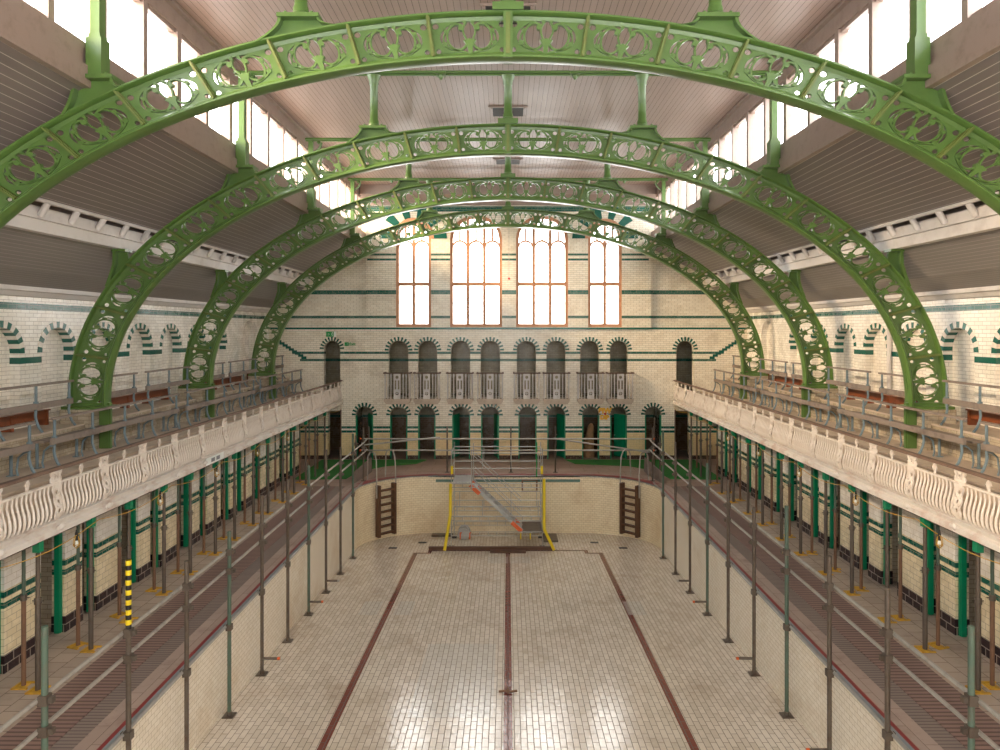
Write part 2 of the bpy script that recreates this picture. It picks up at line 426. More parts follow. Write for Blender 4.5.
# red and green end lines at the deep end
m = MB(); m.box(-2.45, 2.45, PY - .012, PY + .0, -.2, -.11); struct('trim_3', m, 'green_line')
m = MB()
a, b2 = off(.02), off(.3); n = len(a)
idx = [i for i in range(n) if a[i][1] > 22.3]
m.add([(a[i][0], a[i][1], .016) for i in idx] + [(b2[i][0], b2[i][1], .016) for i in idx], [(i, i + 1, len(idx) + i + 1, len(idx) + i) for i in range(len(idx) - 1)])
struct('trim_4', m, 'red_line')
# decks
m = MB()
o_ = off(.42); n = len(o_)
vs = [(x, y, 0) for x, y in o_]; fs = []
def outer(x, y):
    return (math.copysign(6.2, x), y) if y < 21.7 else None
m.box(-6.2, -PW - .13, Y0, 22.0, -.02, .004); m.box(PW + .13, 6.2, Y0, 22.0, -.02, .004)
# dark ribbed mats (thin slabs on the deck)
deck = MB()
deck.box(-XW, -PW - .006, Y0, 21.6, -.12, 0); deck.box(PW + .006, XW, Y0, 21.6, -.12, 0)
struct('floor_deck', deck, 'deck')
hole = [(x, y) for x, y in off(.006) if y > 21.55]
poly = [(-XW, 21.6)] + [(-PW, 21.6)] + hole[1:-1] + [(PW, 21.6), (XW, 21.6), (XW, 29.2), (-XW, 29.2)]
v2, f2 = fill2d(poly, [], .12)
fd = MB(); fd.add([(x, y, z - .06) for x, y, z in v2], f2); struct('floor_far_deck', fd, 'far_deck')
for sx in (-1, 1):
    g = MB(); g.box(*sorted((sx * (PW + .42), sx * 5.45)), 3, 22.2, 0, .012)
    tag(obj('ribbed_mat', g, 'mat_grey', smooth=False), f'dark grey ribbed mat strip along the {SIDE[sx]} pool kerb', 'mat')
    g = MB(); g.box(*sorted((sx * 5.46, sx * 6.2)), 3, 22.2, 0, .014)
    tag(obj('ribbed_mat', g, 'mat_red', smooth=False), f'reddish ribbed mat strip on the {SIDE[sx]} poolside walkway', 'mat')
# green carpets in the far corners
for sx, xa, xb in ((-1, 3.1, 6.9), (1, 2.2, 7.0)):
    pts = [(xa, 26.7), (7.1, 26.7), (7.1, 23.2), (5.4, 23.3), (5.2, 24.6), (4.4, 25.5), (xa + .3, 25.9)]
    v2, f2 = fill2d([(sx * a_, b_) for a_, b_ in pts], [], .02)
    g = MB(); g.add([(x, y, z + .012) for x, y, z in v2], f2)
    tag(obj('carpet', g, 'astroturf', smooth=False), f'green carpet laid in the far {SIDE[sx]} corner of the deck', 'carpet')

# ---- side walls with blind arches
def side_wall(sx):
    holes = []
    for k in range(7):
        y = 12.2 + 1.6 * k
        holes.append(archpoly(y, y + 1.0, 3.2, 4.54))
    for k in (-1, -2, -3): holes.append(archpoly(12.2 + 1.6 * k, 13.2 + 1.6 * k, 3.2, 4.54))
    holes.append(archpoly(24.3, 25.4, 3.2, 4.75))
    vs, fs = fill2d(rect(Y0, Y1, -.1, 6.0), holes, .2)
    m = MB(); m.add([(sx * (XW + .1) + sx * w_ * 1.0, u, v) for u, v, w_ in vs], fs)
    o = struct(f'wall_{SIDE[sx]}', m, 'side_tile')
    m = MB(); m.box(*sorted((sx * (XW + .2), sx * (XW + .45))), Y0, Y1 + .3, -.1, 6.0)
    struct(f'wall_{SIDE[sx]}_recess', m, 'white_tile')
    # striped surrounds
    for k in range(-1, 7):
        y = 12.2 + 1.6 * k; c = y + .5
        g = MB(); wv = MB()
        NV = 17
        for i in range(NV):
            a0, a1 = PI * (i / NV), PI * ((i + 1) / NV)
            ring = [(c + r * math.cos(a), 4.54 + r * math.sin(a)) for r, a in ((.488, a0), (.488, a1), (.615, a1), (.615, a0))]
            tgt = g if i % 2 == 0 else wv
            tgt.prism(ring, lambda u, v: (sx * (XW - .012), u, v), lambda u, v: (sx * (XW + .19), u, v))
        g.box(*sorted((sx * (XW - .012), sx * (XW + .19))), y + .985, y + 1.0, 4.34, 4.46)
        t = struct(f'trim_{10 + k + (20 if sx > 0 else 0)}', g, 'green_trim')
        obj('white_blocks', wv, 'white_trim', t, smooth=False)
        # short green band between arches
        if k < 6:
            g = MB(); g.box(*sorted((sx * (XW - .008), sx * (XW + .0))), y + 1.0, y + 1.6, 4.34, 4.46)
            struct(f'trim_{50 + k + (20 if sx > 0 else 0)}', g, 'green_trim')
    # soffit, cornice, eaves beam, roof slope
    def band(name, pts, mat):
        m = MB(); m.add([(sx * x, yy, z) for yy in (Y0, Y1 + .3) for x, z in pts], [(i, (i + 1), len(pts) + i + 1, len(pts) + i) for i in range(len(pts) - 1)])
        return struct(name, m, mat)
    def solid(name, poly, mat, y1=Y1 + .3):
        m = MB(); m.prism([(sx * x, z) for x, z in poly], lambda u, v: (u, Y0, v), lambda u, v: (u, y1, v)); return struct(name, m, mat)
    s = SIDE[sx]
    solid(f'trim_cornice_{s}', [(9.2, 5.62), (9.12, 5.62), (9.06, 5.7), (9.0, 5.72), (9.0, 5.82), (9.2, 5.82)], 'white_beam')
    solid(f'ceiling_soffit_{s}', [(9.3, 5.8), (9.0, 5.8), (8.5, 6.05), (7.85, 6.62), (7.85, 6.8), (9.3, 6.4)], 'soffit')
    solid(f'trim_eaves_{s}', [(7.9, 6.6), (7.7, 6.6), (7.7, 6.8), (7.64, 6.8), (7.64, 6.98), (7.72, 6.98), (7.72, 7.02), (8.2, 7.02), (8.2, 6.6)], 'white_beam')
    solid(f'ceiling_slope_{s}', [(7.75, 6.98), (7.78, 7.1), (7.55, 7.08), (5.5, 8.14), (5.5, 8.3), (8.3, 7.15), (8.3, 6.98)], 'roof')
    solid(f'trim_sill_{s}', [(5.5, 8.13), (5.42, 8.13), (5.42, 8.4), (5.5, 8.42), (5.5, 8.72), (5.6, 8.78), (6.0, 8.78), (6.0, 8.13)], 'joinery')
    solid(f'trim_header_{s}', [(5.62, 10.1), (5.82, 10.1), (5.82, 10.5), (5.55, 10.5), (5.55, 10.4), (5.62, 10.38)], 'joinery')
for sx in (-1, 1): side_wall(sx)
m = MB(); m.box(-5.9, 5.9, Y0, Y1 + .3, 10.45, 10.6); struct('ceiling', m, 'ceil')
# outer skin over roof slopes so sky light only enters by the windows
for sx in (-1, 1):
    m = MB(); m.prism([(sx * x, z) for x, z in ((9.7, 5.9), (9.7, 6.4), (6.0, 8.6), (6.0, 8.2), (9.3, 6.2))], lambda u, v: (u, Y0, v), lambda u, v: (u, Y1 + .3, v))
    struct(f'roof_outer_{SIDE[sx]}', m, 'joinery')

# ---- clerestory windows, one unit per half bay
k = 0
for sx in (-1, 1):
    y = .78; i = 0
    while y < 26.6:
        y1 = min(y + 2.24, 26.9)
        k += 1
        fr = MB()
        x0, x1 = sorted((sx * 5.66, sx * 5.76))
        fr.box(*sorted((sx * 5.62, sx * 5.8)), y + .001, y + .075, 8.78, 10.1); fr.box(*sorted((sx * 5.62, sx * 5.8)), y1 - .075, y1, 8.78, 10.1)
        fr.box(x0, x1, y, y1, 8.78, 8.84); fr.box(x0, x1, y, y1, 10.04, 10.1)
        n_ = 2
        for j in range(1, n_):
            yy = y + (y1 - y) * j / n_
            fr.box(*sorted((sx * 5.62, sx * 5.8)), yy - .06, yy + .06, 8.8, 10.1)
        o = struct(f'window_{k}', fr, 'joinery')
        g = MB(); g.box(*sorted((sx * 5.71, sx * 5.716)), y + .05, y1 - .05, 8.8, 10.08)
        obj('pane', g, 'glass', o, smooth=False)
        y += 2.24

# ---- far wall
UP = [(-6.77, .63), (-4.21, .76), (-3.09, .74), (-1.83, .75), (-.68, .75), (.71, .74), (1.845, .73), (3.14, .73), (4.27, .69), (6.81, .68)]
LO = [(-5.52, .67), (-4.2, .67), (-3.12, .67), (-1.8, .69), (-.69, .69), (.75, .7), (1.86, .7), (3.18, .66), (4.25, .64), (5.58, .63)]
WIN = [(-4.31, -2.96, 8.48, .68), (-2.23, -.23, 8.5, .88), (.31, 2.31, 8.5, .88), (3.08, 4.38, 8.48, .66)]
holes = []
for cx, wd in UP: holes.append(archpoly(cx - wd / 2, cx + wd / 2, 2.35, 4.55 - wd / 2))
for cx, wd in LO: holes.append(archpoly(cx - wd / 2, cx + wd / 2, -.01, 2.02 - wd / 2))
holes.append(rect(-6.92, -6.42, -.01, 1.85)); holes.append(rect(6.42, 6.98, -.01, 1.85))
vs, fs = fill2d(rect(-XW - .3, XW + .3, -.12, 5.05), holes, .3)
m = MB(); m.add([(u, Y1 + .15 + w_, v) for u, v, w_ in vs], fs)
wins = [archpoly(a, b2, 5.08, zs, rs) for a, b2, zs, rs in WIN]
vs, fs = fill2d(rect(-5.45, 5.5, 5.05, 10.6), wins, .3)
m.add([(u, Y1 + .15 + w_, v) for u, v, w_ in vs], fs)
for a, b2 in ((-XW - .3, -5.45), (5.5, XW + .3)): m.box(a, b2, Y1 + .16, Y1 + .4, 5.05, 10.6)
struct('wall_far', m, 'far_tile')
m = MB(); m.box(-5.45, 5.5, Y1 - .06, Y1, 4.985, 5.055); m.box(-XW, -5.45, Y1 - .02, Y1 + .16, 4.985, 5.055); m.box(5.5, XW, Y1 - .02, Y1 + .16, 4.985, 5.055)
struct('trim_band', m, 'green_trim')
# boxed cove at the head of the far wall
m = MB(); m.prism([(Y1 - .5, 10.45), (Y1 - .45, 10.1), (Y1 - .12, 9.85), (Y1 - .1, 9.75), (Y1, 9.75), (Y1, 10.45)], lambda u, v: (-5.6, u, v), lambda u, v: (5.6, u, v))
struct('trim_cove', m, 'joinery')
# unseen near end wall (behind the camera); assumed tall windows added to light the hall
bw = [archpoly(c - 1.0, c + 1.0, 4.6, 8.5, .88) for c in (-4.4, -1.5, 1.5, 4.4)]
vs, fs = fill2d([(-XW - .3, -.12), (XW + .3, -.12), (XW + .3, 6.2), (6.0, 8.7), (6.0, 10.6), (-6.0, 10.6), (-6.0, 8.7), (-XW - .3, 6.2)], bw, .3)
m = MB(); m.add([(u, Y0 - .15 + w_, v) for u, v, w_ in vs], fs); struct('wall_near', m, 'far_tile')
# rooms behind
m = MB()
m.box(-XW, XW, 29.0, 29.2, -.1, 5.1)
m.box(-XW, XW, Y1 + .3, 29.2, 2.1, 2.33); m.box(-XW, XW, Y1 + .3, 29.2, 5.05, 5.2)
m.box(-XW - .3, -XW, Y1 + .3, 29.2, -.1, 5.1); m.box(XW, XW + .3, Y1 + .3, 29.2, -.1, 5.1)
for x in (-6.1, -2.5, 0, 2.5, 6.1): m.box(x - .08, x + .08, Y1 + .3, 29.0, 0, 2.1)
for x in (-5.6, 5.5): m.box(x - .08, x + .08, Y1 + .3, 29.0, 2.33, 5.1)
struct('wall_corridor', m, 'dark_room')

def voussoirs(cx, wd, zs, n=13, y=Y1, ro=None, depth=.14, r0=None):
    g = MB(); r = r0 or wd / 2; ro = ro or r + depth
    for i in range(n):
        if i % 2: continue
        a0, a1 = PI * i / n - .0, PI * (i + 1) / n
        ring = [(cx + q * math.cos(a), zs + q * math.sin(a)) for q, a in ((r, a0), (r, a1), (ro, a1), (ro, a0))]
        g.prism(ring, lambda u, v: (u, y - .015, v), lambda u, v: (u, y + .1, v))
    return g
k = 100
for cx, wd in UP:
    struct(f'trim_{k}', voussoirs(cx, wd, 4.55 - wd / 2, 21, depth=.15), 'green_trim'); k += 1
for cx, wd in LO:
    struct(f'trim_{k}', voussoirs(cx, wd, 2.02 - wd / 2, 19, depth=.15), 'green_trim'); k += 1
for a, b2, zs, rs in WIN:
    if b2 - a < 1.5:
        struct(f'trim_{k}', voussoirs((a + b2) / 2, b2 - a, zs, 11, depth=.5, r0=(b2 - a) / 2 + .12), 'green_trim'); k += 1
        cx = (a + b2) / 2; g = MB(); NS = 12
        for i in range(NS):
            a0, a1 = PI * i / NS, PI * (i + 1) / NS
            ring = [(cx + q * math.cos(a_), zs + q * math.sin(a_)) for q, a_ in (((b2 - a) / 2, a0), ((b2 - a) / 2, a1), ((b2 - a) / 2 + .12, a1), ((b2 - a) / 2 + .12, a0))]
            g.prism(ring, lambda u, v: (u, Y1 - .02, v), lambda u, v: (u, Y1 + .1, v))
        struct(f'trim_{k}', g, 'terra'); k += 1
# stepped green blocks at the gallery ends
for sx in (-1, 1):
    g = MB()
    for i in range(9):
        x = 7.75 + i * .12; z = 3.85 + i * .078
        g.box(*sorted((sx * x, sx * (x + .2))), Y1 - .006, Y1 + .02, z, z + .1)
    struct(f'trim_{k}', g, 'green_trim'); k += 1
# far windows
def far_window(kk, a, b2, zs, rs, nl):
    t = .11; cx = (a + b2) / 2; hw = (b2 - a) / 2
    def top(x):
        q = max(0, 1 - ((x - cx) / (hw - t)) ** 2); return zs + (rs - t) * math.sqrt(q)
    holes = []; wl = (b2 - a - t * (nl + 1)) / nl
    for i in range(nl):
        x0 = a + t + i * (wl + t); x1 = x0 + wl
        holes.append(rect(x0, x1, 5.2, 6.66))
        holes.append(archpoly(x0, x1, 6.8, 8.36 - wl / 2, wl / 2, 10))
        for j in range(2):
            xa = x0 + (wl / 2 + .01) * j; xb = xa + wl / 2 - .05
            if j == 1: xa, xb = x0 + wl / 2 + .035, x1
            if j == 0: xa, xb = x0, x0 + wl / 2 - .035
            def arcb(x): return 8.36 - wl / 2 + math.sqrt(max(0, (wl / 2 + .07) ** 2 - (x - (x0 + x1) / 2) ** 2))
            lo = [(xa + (xb - xa) * q / 4, arcb(xa + (xb - xa) * q / 4)) for q in range(5)]
            hi = [(xb + (xa - xb) * q / 4, max(top(xb + (xa - xb) * q / 4) - .02, arcb(xb + (xa - xb) * q / 4) + .01)) for q in range(5)]
            if max(h[1] for h in hi) - min(l_[1] for l_ in lo) > .12: holes.append(lo + hi)
    vs, fs = fill2d(archpoly(a, b2, 5.06, zs, rs, 20), holes, .14)
    m = MB(); m.add([(u, Y1 + .12 + w_, v) for u, v, w_ in vs], fs)
    o = struct(f'window_{kk}', m, 'terra')
    g = MB(); g.add([(u, Y1 + .14, v) for u, v in archpoly(a + .03, b2 - .03, 5.1, zs, rs - .03, 14)], [tuple(range(17))])
    obj('pane', g, 'glass', o, smooth=False)
    g = MB()
    for z in (6.0, 7.46):
        for i in range(nl):
            x0 = a + t + i * (wl + t); g.box(x0, x0 + wl, Y1 + .12, Y1 + .15, z - .012, z + .012)
    obj('glazing_bar', g, 'joinery', o, smooth=False)
for i, (a, b2, zs, rs) in enumerate(WIN): far_window(60 + i, a, b2, zs, rs, 2 if b2 - a < 1.5 else 3)

# ---- juliet balconies
def balcony():
    t = thing('balcony', '', 'balcony', group='small iron balconies on the far wall')
    s = MB(); s.prism([(-.5, 0), (.5, 0), (.5, -.08), (.42, -.2), (-.42, -.2), (-.5, -.08)], lambda u, v: (u, 0, v), lambda u, v: (u, -.38, v))
    obj('slab', s, 'concrete', t, smooth=False)  # darker than the wall tiles: the slab's shadow is put into its colour
    r = MB(); r.box(-.52, .52, -.4, -.33, .95, 1.0)
    for sx in (-1, 1): r.box(*sorted((sx * .46, sx * .52)), -.38, 0, .95, 1.0)
    obj('top_rail', r, 'rail_wood', t, smooth=False)
    for i in range(9):
        x = -.46 + .115 * i
        if abs(x) < .14: continue
        b_ = MB(); b_.tube([(x, -.36, 0), (x, -.36, .95)], .02, 6); b_.lathe([(.013, .78), (.028, .84), (.035, .9), (.013, .95)], (x, -.36, 0), 6)
        obj('baluster', b_, 'white_beam', t)
    for sx in (-1, 1):
        for y in (-.12, -.24):
            b_ = MB(); b_.tube([(sx * .48, y, 0), (sx * .48, y, .95)], .013, 6); obj('baluster', b_, 'white_beam', t)
    hs = [circ(0, .2, .065, 12), circ(0, .82, .06, 12), rect(-.09, -.03, .36, .7), rect(.03, .09, .36, .7)]
    vs, fs = fill2d(rect(-.13, .13, 0, .95), hs, .02)
    p = MB(); p.add([(u, -.36 + w_, v) for u, v, w_ in vs], fs)
    p.box(-.05, .05, -.375, -.345, .19, .21); p.box(-.01, .01, -.375, -.345, .15, .25)
    obj('ornate_panel', p, 'white_beam', t, smooth=False)
    return t
BX = [c for c, _ in UP[1:-1]]
b0 = balcony()
for i, x in enumerate(BX):
    lab = f'{ORD[i]} small iron balcony from the left below the tall windows'
    if i == 0: b0.location = (x, Y1, 2.35); b0['label'] = lab
    else: dup(b0, (x, Y1, 2.35), lab)

# ---- lower doorways of the far wall: green frames and doors
DOORSET = {0: (1, .45, 'half open dark green door in the leftmost'), 3: (-1, .3, 'green door folded at the left side of the fourth'), 4: (1, .25, 'narrow edge of an open green door in the fifth'),
           6: (1, .4, 'green door standing ajar in the seventh'), 8: (1, .62, 'bright green door half open in the ninth')}
for i, (cx, wd) in enumerate(LO):
    f = MB()
    for s in (-1, 1): f.box(*sorted((cx + s * wd / 2, cx + s * (wd / 2 - .045))), Y1 - .01, Y1 + .2, 0, 1.68)
    fr = struct(f'door_{i + 1}', f, 'door_green')
    if i in DOORSET:
        s, op, lb = DOORSET[i]
        t = thing('door', lb + ' archway of the far wall', 'door', (cx + s * (wd / 2 - .05), Y1 + .12, 0), 0)
        ww = .56; ang = op
        d = MB(); d.box(-ww, 0, -.02, .02, .03, 1.68)
        for z0, z1 in ((.15, .8), (.95, 1.55)): d.box(-ww + .1, -.1, -.026, .026, z0, z1)
        do = obj('door_leaf', d, 'door_green', t, smooth=False)
        kn = MB(); kn.lathe([(.012, 0), (.02, .02), (.02, .035)], (0, 0, 0), 8)
        ko = obj('door_knob', kn, 'steel', do); ko.location = (-ww + .05, -.02, .85); ko.rotation_euler = (PI / 2, 0, 0)
        do.rotation_euler = (0, 0, -math.acos(max(.2, op)) if s > 0 else PI + math.acos(max(.2, op)))
# dark side doorways frames
for j, sx in enumerate((-1, 1)):
    f = MB(); f.box(*sorted((sx * 6.4, sx * 6.44)), Y1 - .03, Y1 + .2, 0, 1.9); struct(f'door_{21 + j}', f, 'rail_wood')
# sheeted bundle inside the eighth doorway
g = MB()
pts = [(0, 0, 0), (.02, 0, .5), (.05, 0, .9), (.1, 0, 1.2), (.12, 0, 1.3)]
g.tube(pts, .1, 10, rads=[.26, .2, .15, .12, .05])
o = obj('dust_sheet', g, 'curtain'); o.location = (3.15, Y1 + .5, 0); tag(o, 'tan dust sheet bundle standing in the eighth doorway', 'sheet')

# ---- signs
def txt(body, size, mat, parent, loc, bold=.0, name='lettering', rz=0):
    cu = bpy.data.curves.new(name, 'FONT'); cu.body = body; cu.size = size; cu.extrude = .003; cu.offset = bold; cu.align_x = 'CENTER'; cu.align_y = 'CENTER'
    o = bpy.data.objects.new(name, cu); COL.objects.link(o)
    dg = bpy.context.evaluated_depsgraph_get(); dg.update()
    me = bpy.data.meshes.new_from_object(o.evaluated_get(dg)); bpy.data.objects.remove(o); bpy.data.curves.remove(cu)
    me.materials.clear(); me.materials.append(M[mat])
    o = bpy.data.objects.new(name, me); COL.objects.link(o); o.parent = parent; o.location = loc; o.rotation_euler = (PI / 2, 0, rz)
    return o
def figure(parent, x, z, s, y):
    g = MB(); y0, y1 = y - .004, y
    g.lathe([(.0, 0), (s * .1, .0), (s * .1, .004), (0, .004)], (0, 0, 0), 10)
    v = [(p[0] + x, y, p[1] + z + s * .38) for p in g.v] if False else None
    g = MB()
    g.prism(circ(x + .05 * s, z + .38 * s, .09 * s, 10), lambda u, v: (u, y0, v), lambda u, v: (u, y1, v))
    for a, b2 in (((0, .25), (-.08, -.05)), ((-.08, -.05), (-.3, -.2)), ((-.08, -.05), (.1, -.15)), ((.1, -.15), (.05, -.42)), ((0, .22), (.22, .05)), ((0, .22), (-.22, .12))):
        g.bar((x + a[0] * s, y - .002, z + a[1] * s), (x + b2[0] * s, y - .002, z + b2[1] * s), .09 * s, .004)
    return obj('running_figure', g, 'sign_white', parent, smooth=False)
t = thing('exit_sign', 'green and white exit sign above the upper left doorway', 'sign', (-6.8, Y1 - .02, 4.8))
g = MB(); g.box(-.19, .0, 0, .015, -.1, .1); g.box(0.01, .1, 0, .015, -.1, .1); obj('plate', g, 'sign_green', t, smooth=False)
g = MB(); g.box(.11, .19, 0, .015, -.1, .1); obj('arrow_plate', g, 'sign_white', t, smooth=False)
figure(t, .05, 0, .19, 0)
g = MB(); g.bar((-.16, -.003, 0), (-.06, -.003, 0), .03, .004); g.bar((-.11, -.003, .05), (-.06, -.003, 0), .03, .004); g.bar((-.11, -.003, -.05), (-.06, -.003, 0), .03, .004)
obj('arrow', g, 'sign_white', t, smooth=False)
t = thing('exit_sign', 'small green exit arrow sign right of the upper left doorway', 'sign', (-6.07, Y1 - .02, 4.42))
g = MB(); g.box(-.21, -.05, 0, .015, -.07, .07); obj('plate', g, 'sign_green', t, smooth=False)
g = MB(); g.bar((-.19, -.003, 0), (-.08, -.003, 0), .03, .004); g.bar((-.12, -.003, .04), (-.08, -.003, 0), .025, .004); g.bar((-.12, -.003, -.04), (-.08, -.003, 0), .025, .004); obj('arrow', g, 'sign_white', t, smooth=False)
txt('Exit', .15, 'sign_green', t, (.09, -.003, 0), .004)
t = thing('wall_sign', 'yellow lettered sign with a red spot between eighth and ninth doorways', 'sign', (3.73, Y1 - .02, 1.75))
g = MB(); g.box(-.18, .18, .005, .015, -.26, .26); obj('plate', g, 'white_trim', t, smooth=False)
txt('SIW', .27, 'sign_yellow', t, (0, -.0, .1), .024); txt('DIP', .22, 'sign_yellow', t, (-.02, 0, -.15), .02)
g = MB(); g.prism(circ(0, -.01, .045, 14), lambda u, v: (u, -.008, v), lambda u, v: (u, 0, v)); obj('spot', g, 'red', t, smooth=False)
for sx, yy in ((-1, 20.4), (1, 20.4)):    # exit signs on the side walls
    t = thing('exit_sign', f'small green exit sign on the {SIDE[sx]} side wall', 'sign', (sx * (XW - .02), yy, 4.75), -sx * PI / 2)
    g = MB(); g.box(-.17, .17, 0, .015, -.07, .07); obj('plate', g, 'sign_green', t, smooth=False)
    figure(t, -.06, 0, .14, 0)
# hanging red alarm pull between the middle windows
t = thing('pull_cord', 'thin white cord with a red bob between the two middle windows', 'cord', (.04, Y1 - .1, 6.93))
g = MB(); g.tube([(0, 0, 0.04), (0, 0, 3.0)], .008, 6); obj('cord', g, 'steel', t)
g = MB(); g.lathe([(.0, -.05), (.045, -.02), (.045, .02), (.0, .05)], (0, 0, 0), 10); obj('bob', g, 'red', t)

# ================================================================= ROOF ARCHES
AO, BO, AI, BI, ZC = 8.8, 5.51, 8.06, 4.91, 3.6
def ap(t, f):
    a, b2 = AI + (AO - AI) * f, BI + (BO - BI) * f
    if abs(t) <= PI / 2: return Vector((a * math.sin(t), 0, ZC + b2 * math.cos(t)))
    return Vector((math.copysign(a, t), 0, ZC - (abs(t) - PI / 2) * 8))
TEND = PI / 2 + .15 / 8
NT = 1200
tab = [0.0]
for i in range(NT):
    tab.append(tab[-1] + (ap(TEND * (i + 1) / NT, .5) - ap(TEND * i / NT, .5)).length)
LT = tab[-1]
def t_at(s):
    sg = 1 if s >= 0 else -1; s = min(abs(s), LT)
    lo, hi = 0, NT
    while hi - lo > 1:
        md = (lo + hi) // 2
        if tab[md] <= s: lo = md
        else: hi = md
    fr = (s - tab[lo]) / max(1e-9, tab[hi] - tab[lo])
    return sg * TEND * (lo + fr) / NT
NPAN = 11; PL = LT / NPAN
# panel pattern in u (length) v (0..1 fraction of depth mapped from -.3...3)
def spiral(cx, cy, r, a0, turns, n, inner=.25):
    return [(cx + (r * (1 - (1 - inner) * k / n)) * math.cos(a0 + turns * 2 * PI * k / n), cy + (r * (1 - (1 - inner) * k / n)) * math.sin(a0 + turns * 2 * PI * k / n)) for k in range(n + 1)]
def ribbon(pts, wd):
    n = len(pts); l_, r_ = [], []
    for i, p in enumerate(pts):
        a = pts[max(0, i - 1)]; b2 = pts[min(n - 1, i + 1)]
        dx, dy = b2[0] - a[0], b2[1] - a[1]; q = math.hypot(dx, dy) or 1
        l_.append((p[0] - dy / q * wd / 2, p[1] + dx / q * wd / 2)); r_.append((p[0] + dy / q * wd / 2, p[1] - dx / q * wd / 2))
    return l_, r_
hu = PL / 2
plate_holes = [circ(0, 0.0, .385, 36, .222)]
for sx in (-1, 1):
    plate_holes += [circ(sx * (hu - .078), .165, .042, 12), circ(sx * (hu - .078), -.175, .034, 12)]
pv, pf = fill2d(rect(-hu, hu, -.30, .30), plate_holes, .035)
scroll = MB()
def strip2(pts, wd, th=.05):
    l_, r_ = ribbon(pts, wd); n = len(pts)
    vs = [(p[0], p[1], w_) for w_ in (-th / 2, th / 2) for p in l_ + r_]
    fs = []
    for i in range(n - 1):
        fs += [(i, i + 1, n + i + 1, n + i), (2 * n + i, 3 * n + i, 3 * n + i + 1, 2 * n + i + 1), (i, 2 * n + i, 2 * n + i + 1, i + 1), (n + i, n + i + 1, 3 * n + i + 1, 3 * n + i)]
    scroll.add(vs, fs)
def disc(cx, cy, r, th=.06, n=10):
    c = circ(cx, cy, r, n)
    scroll.prism(c, lambda u, v: (u, v, -th / 2), lambda u, v: (u, v, th / 2))
for sx in (-1, 1):
    # big C scroll: bottom centre, out, up and curling in at the top
    c = [(sx * (.155 + .135 * math.cos(a)), .005 + .175 * math.sin(a)) for a in [(-2.75 + 4.9 * k / 20) for k in range(21)]]
    strip2(c, .028)
    disc(sx * .105, .125, .034)
    # heart stem rising from the flower
    strip2([(sx * .02, -.1), (sx * .045, -.02), (sx * .075, .05), (sx * .078, .11), (sx * .06, .165), (sx * .03, .2)], .022)
    # outer crescent along the opening, with two volutes
    strip2([(sx * .365 * math.cos(a), .205 * math.sin(a)) for a in [(-1.45 + 1.2 * k / 8) for k in range(9)]], .022)
    strip2([(sx * .345, -.06), (sx * .335, .02), (sx * .31, .07), (sx * .28, .06)], .02)
    disc(sx * .325, -.085, .034); disc(sx * .3, .085, .028); disc(sx * .18, .185, .022); disc(sx * .05, .2, .024)
scroll.prism([(-.06, -.08), (-.085, -.04), (-.04, -.045), (0, -.02), (.04, -.045), (.085, -.04), (.06, -.08), (.035, -.13), (.03, -.2), (.03, -.235), (-.03, -.235), (-.03, -.2), (-.035, -.13)],
             lambda u, v: (u, v, -.04), lambda u, v: (u, v, .04))
webm = MB()
for sgn in (-1, 1):
    for pnl in range(NPAN):
        sc_ = sgn * (pnl + .5) * PL
        def bend(p, ks=1.0):
            u, v, w_ = p; tt = t_at(sc_ + u); q = ap(tt, .5 + v / .62 * ks)
            return (q.x, w_, q.z)
        webm.add([bend(p) for p in pv], pf)
        webm.add([bend(p, 1.0) for p in scroll.v], scroll.f)
web_me = webm.mesh('arch_web', False)
# flanges
NS = 96
def flange(f, th, hw, inward):
    g = MB(); path = list(range(NS + 1))
    def fr(i):
        t = -TEND + 2 * TEND * i / NS
        p = ap(t, f); q = ap(t, .5); e = (q - p).normalized()
        return p, e, Vector((0, 1, 0))
    prof = [(-.0, -hw), (th * .5, -hw), (th, -hw + .03), (th, -.03), (th + .05, -.02), (th + .05, .02), (th, .03), (th, hw - .03), (th * .5, hw), (0, hw), (-.012, hw - .04), (-.012, -hw + .04)]
    g.sweep(path, prof, fr); return g
top_me = flange(1.0, .045, .12, 1).mesh('top_flange'); bot_me = flange(0.0, .05, .125, 1).mesh('bottom_flange')
def rib_mesh(t, wd):
    g = MB(); a = ap(t, .06); b2 = ap(t, .94); e = (b2 - a).normalized(); p = Vector((e.z, 0, -e.x))
    for (w2, d2) in ((wd, .10), (wd * .5, .14)):
        v = [q + p * i * w2 / 2 + Vector((0, j * d2, 0)) for q in (a, b2) for (i, j) in ((-1, -1), (1, -1), (1, 1), (-1, 1))]
        g.add(v, [(3, 2, 1, 0), (4, 5, 6, 7), (0, 1, 5, 4), (1, 2, 6, 5), (2, 3, 7, 6), (3, 0, 4, 7)])
    return g.mesh('stiffener_rib', False)
rib_mes = [rib_mesh(t_at(s * PL), .05 if s else .11) for s in range(-NPAN + 1, NPAN)]
def outer_z(x): return ZC + BO * math.sqrt(max(0, 1 - (x / AO) ** 2))
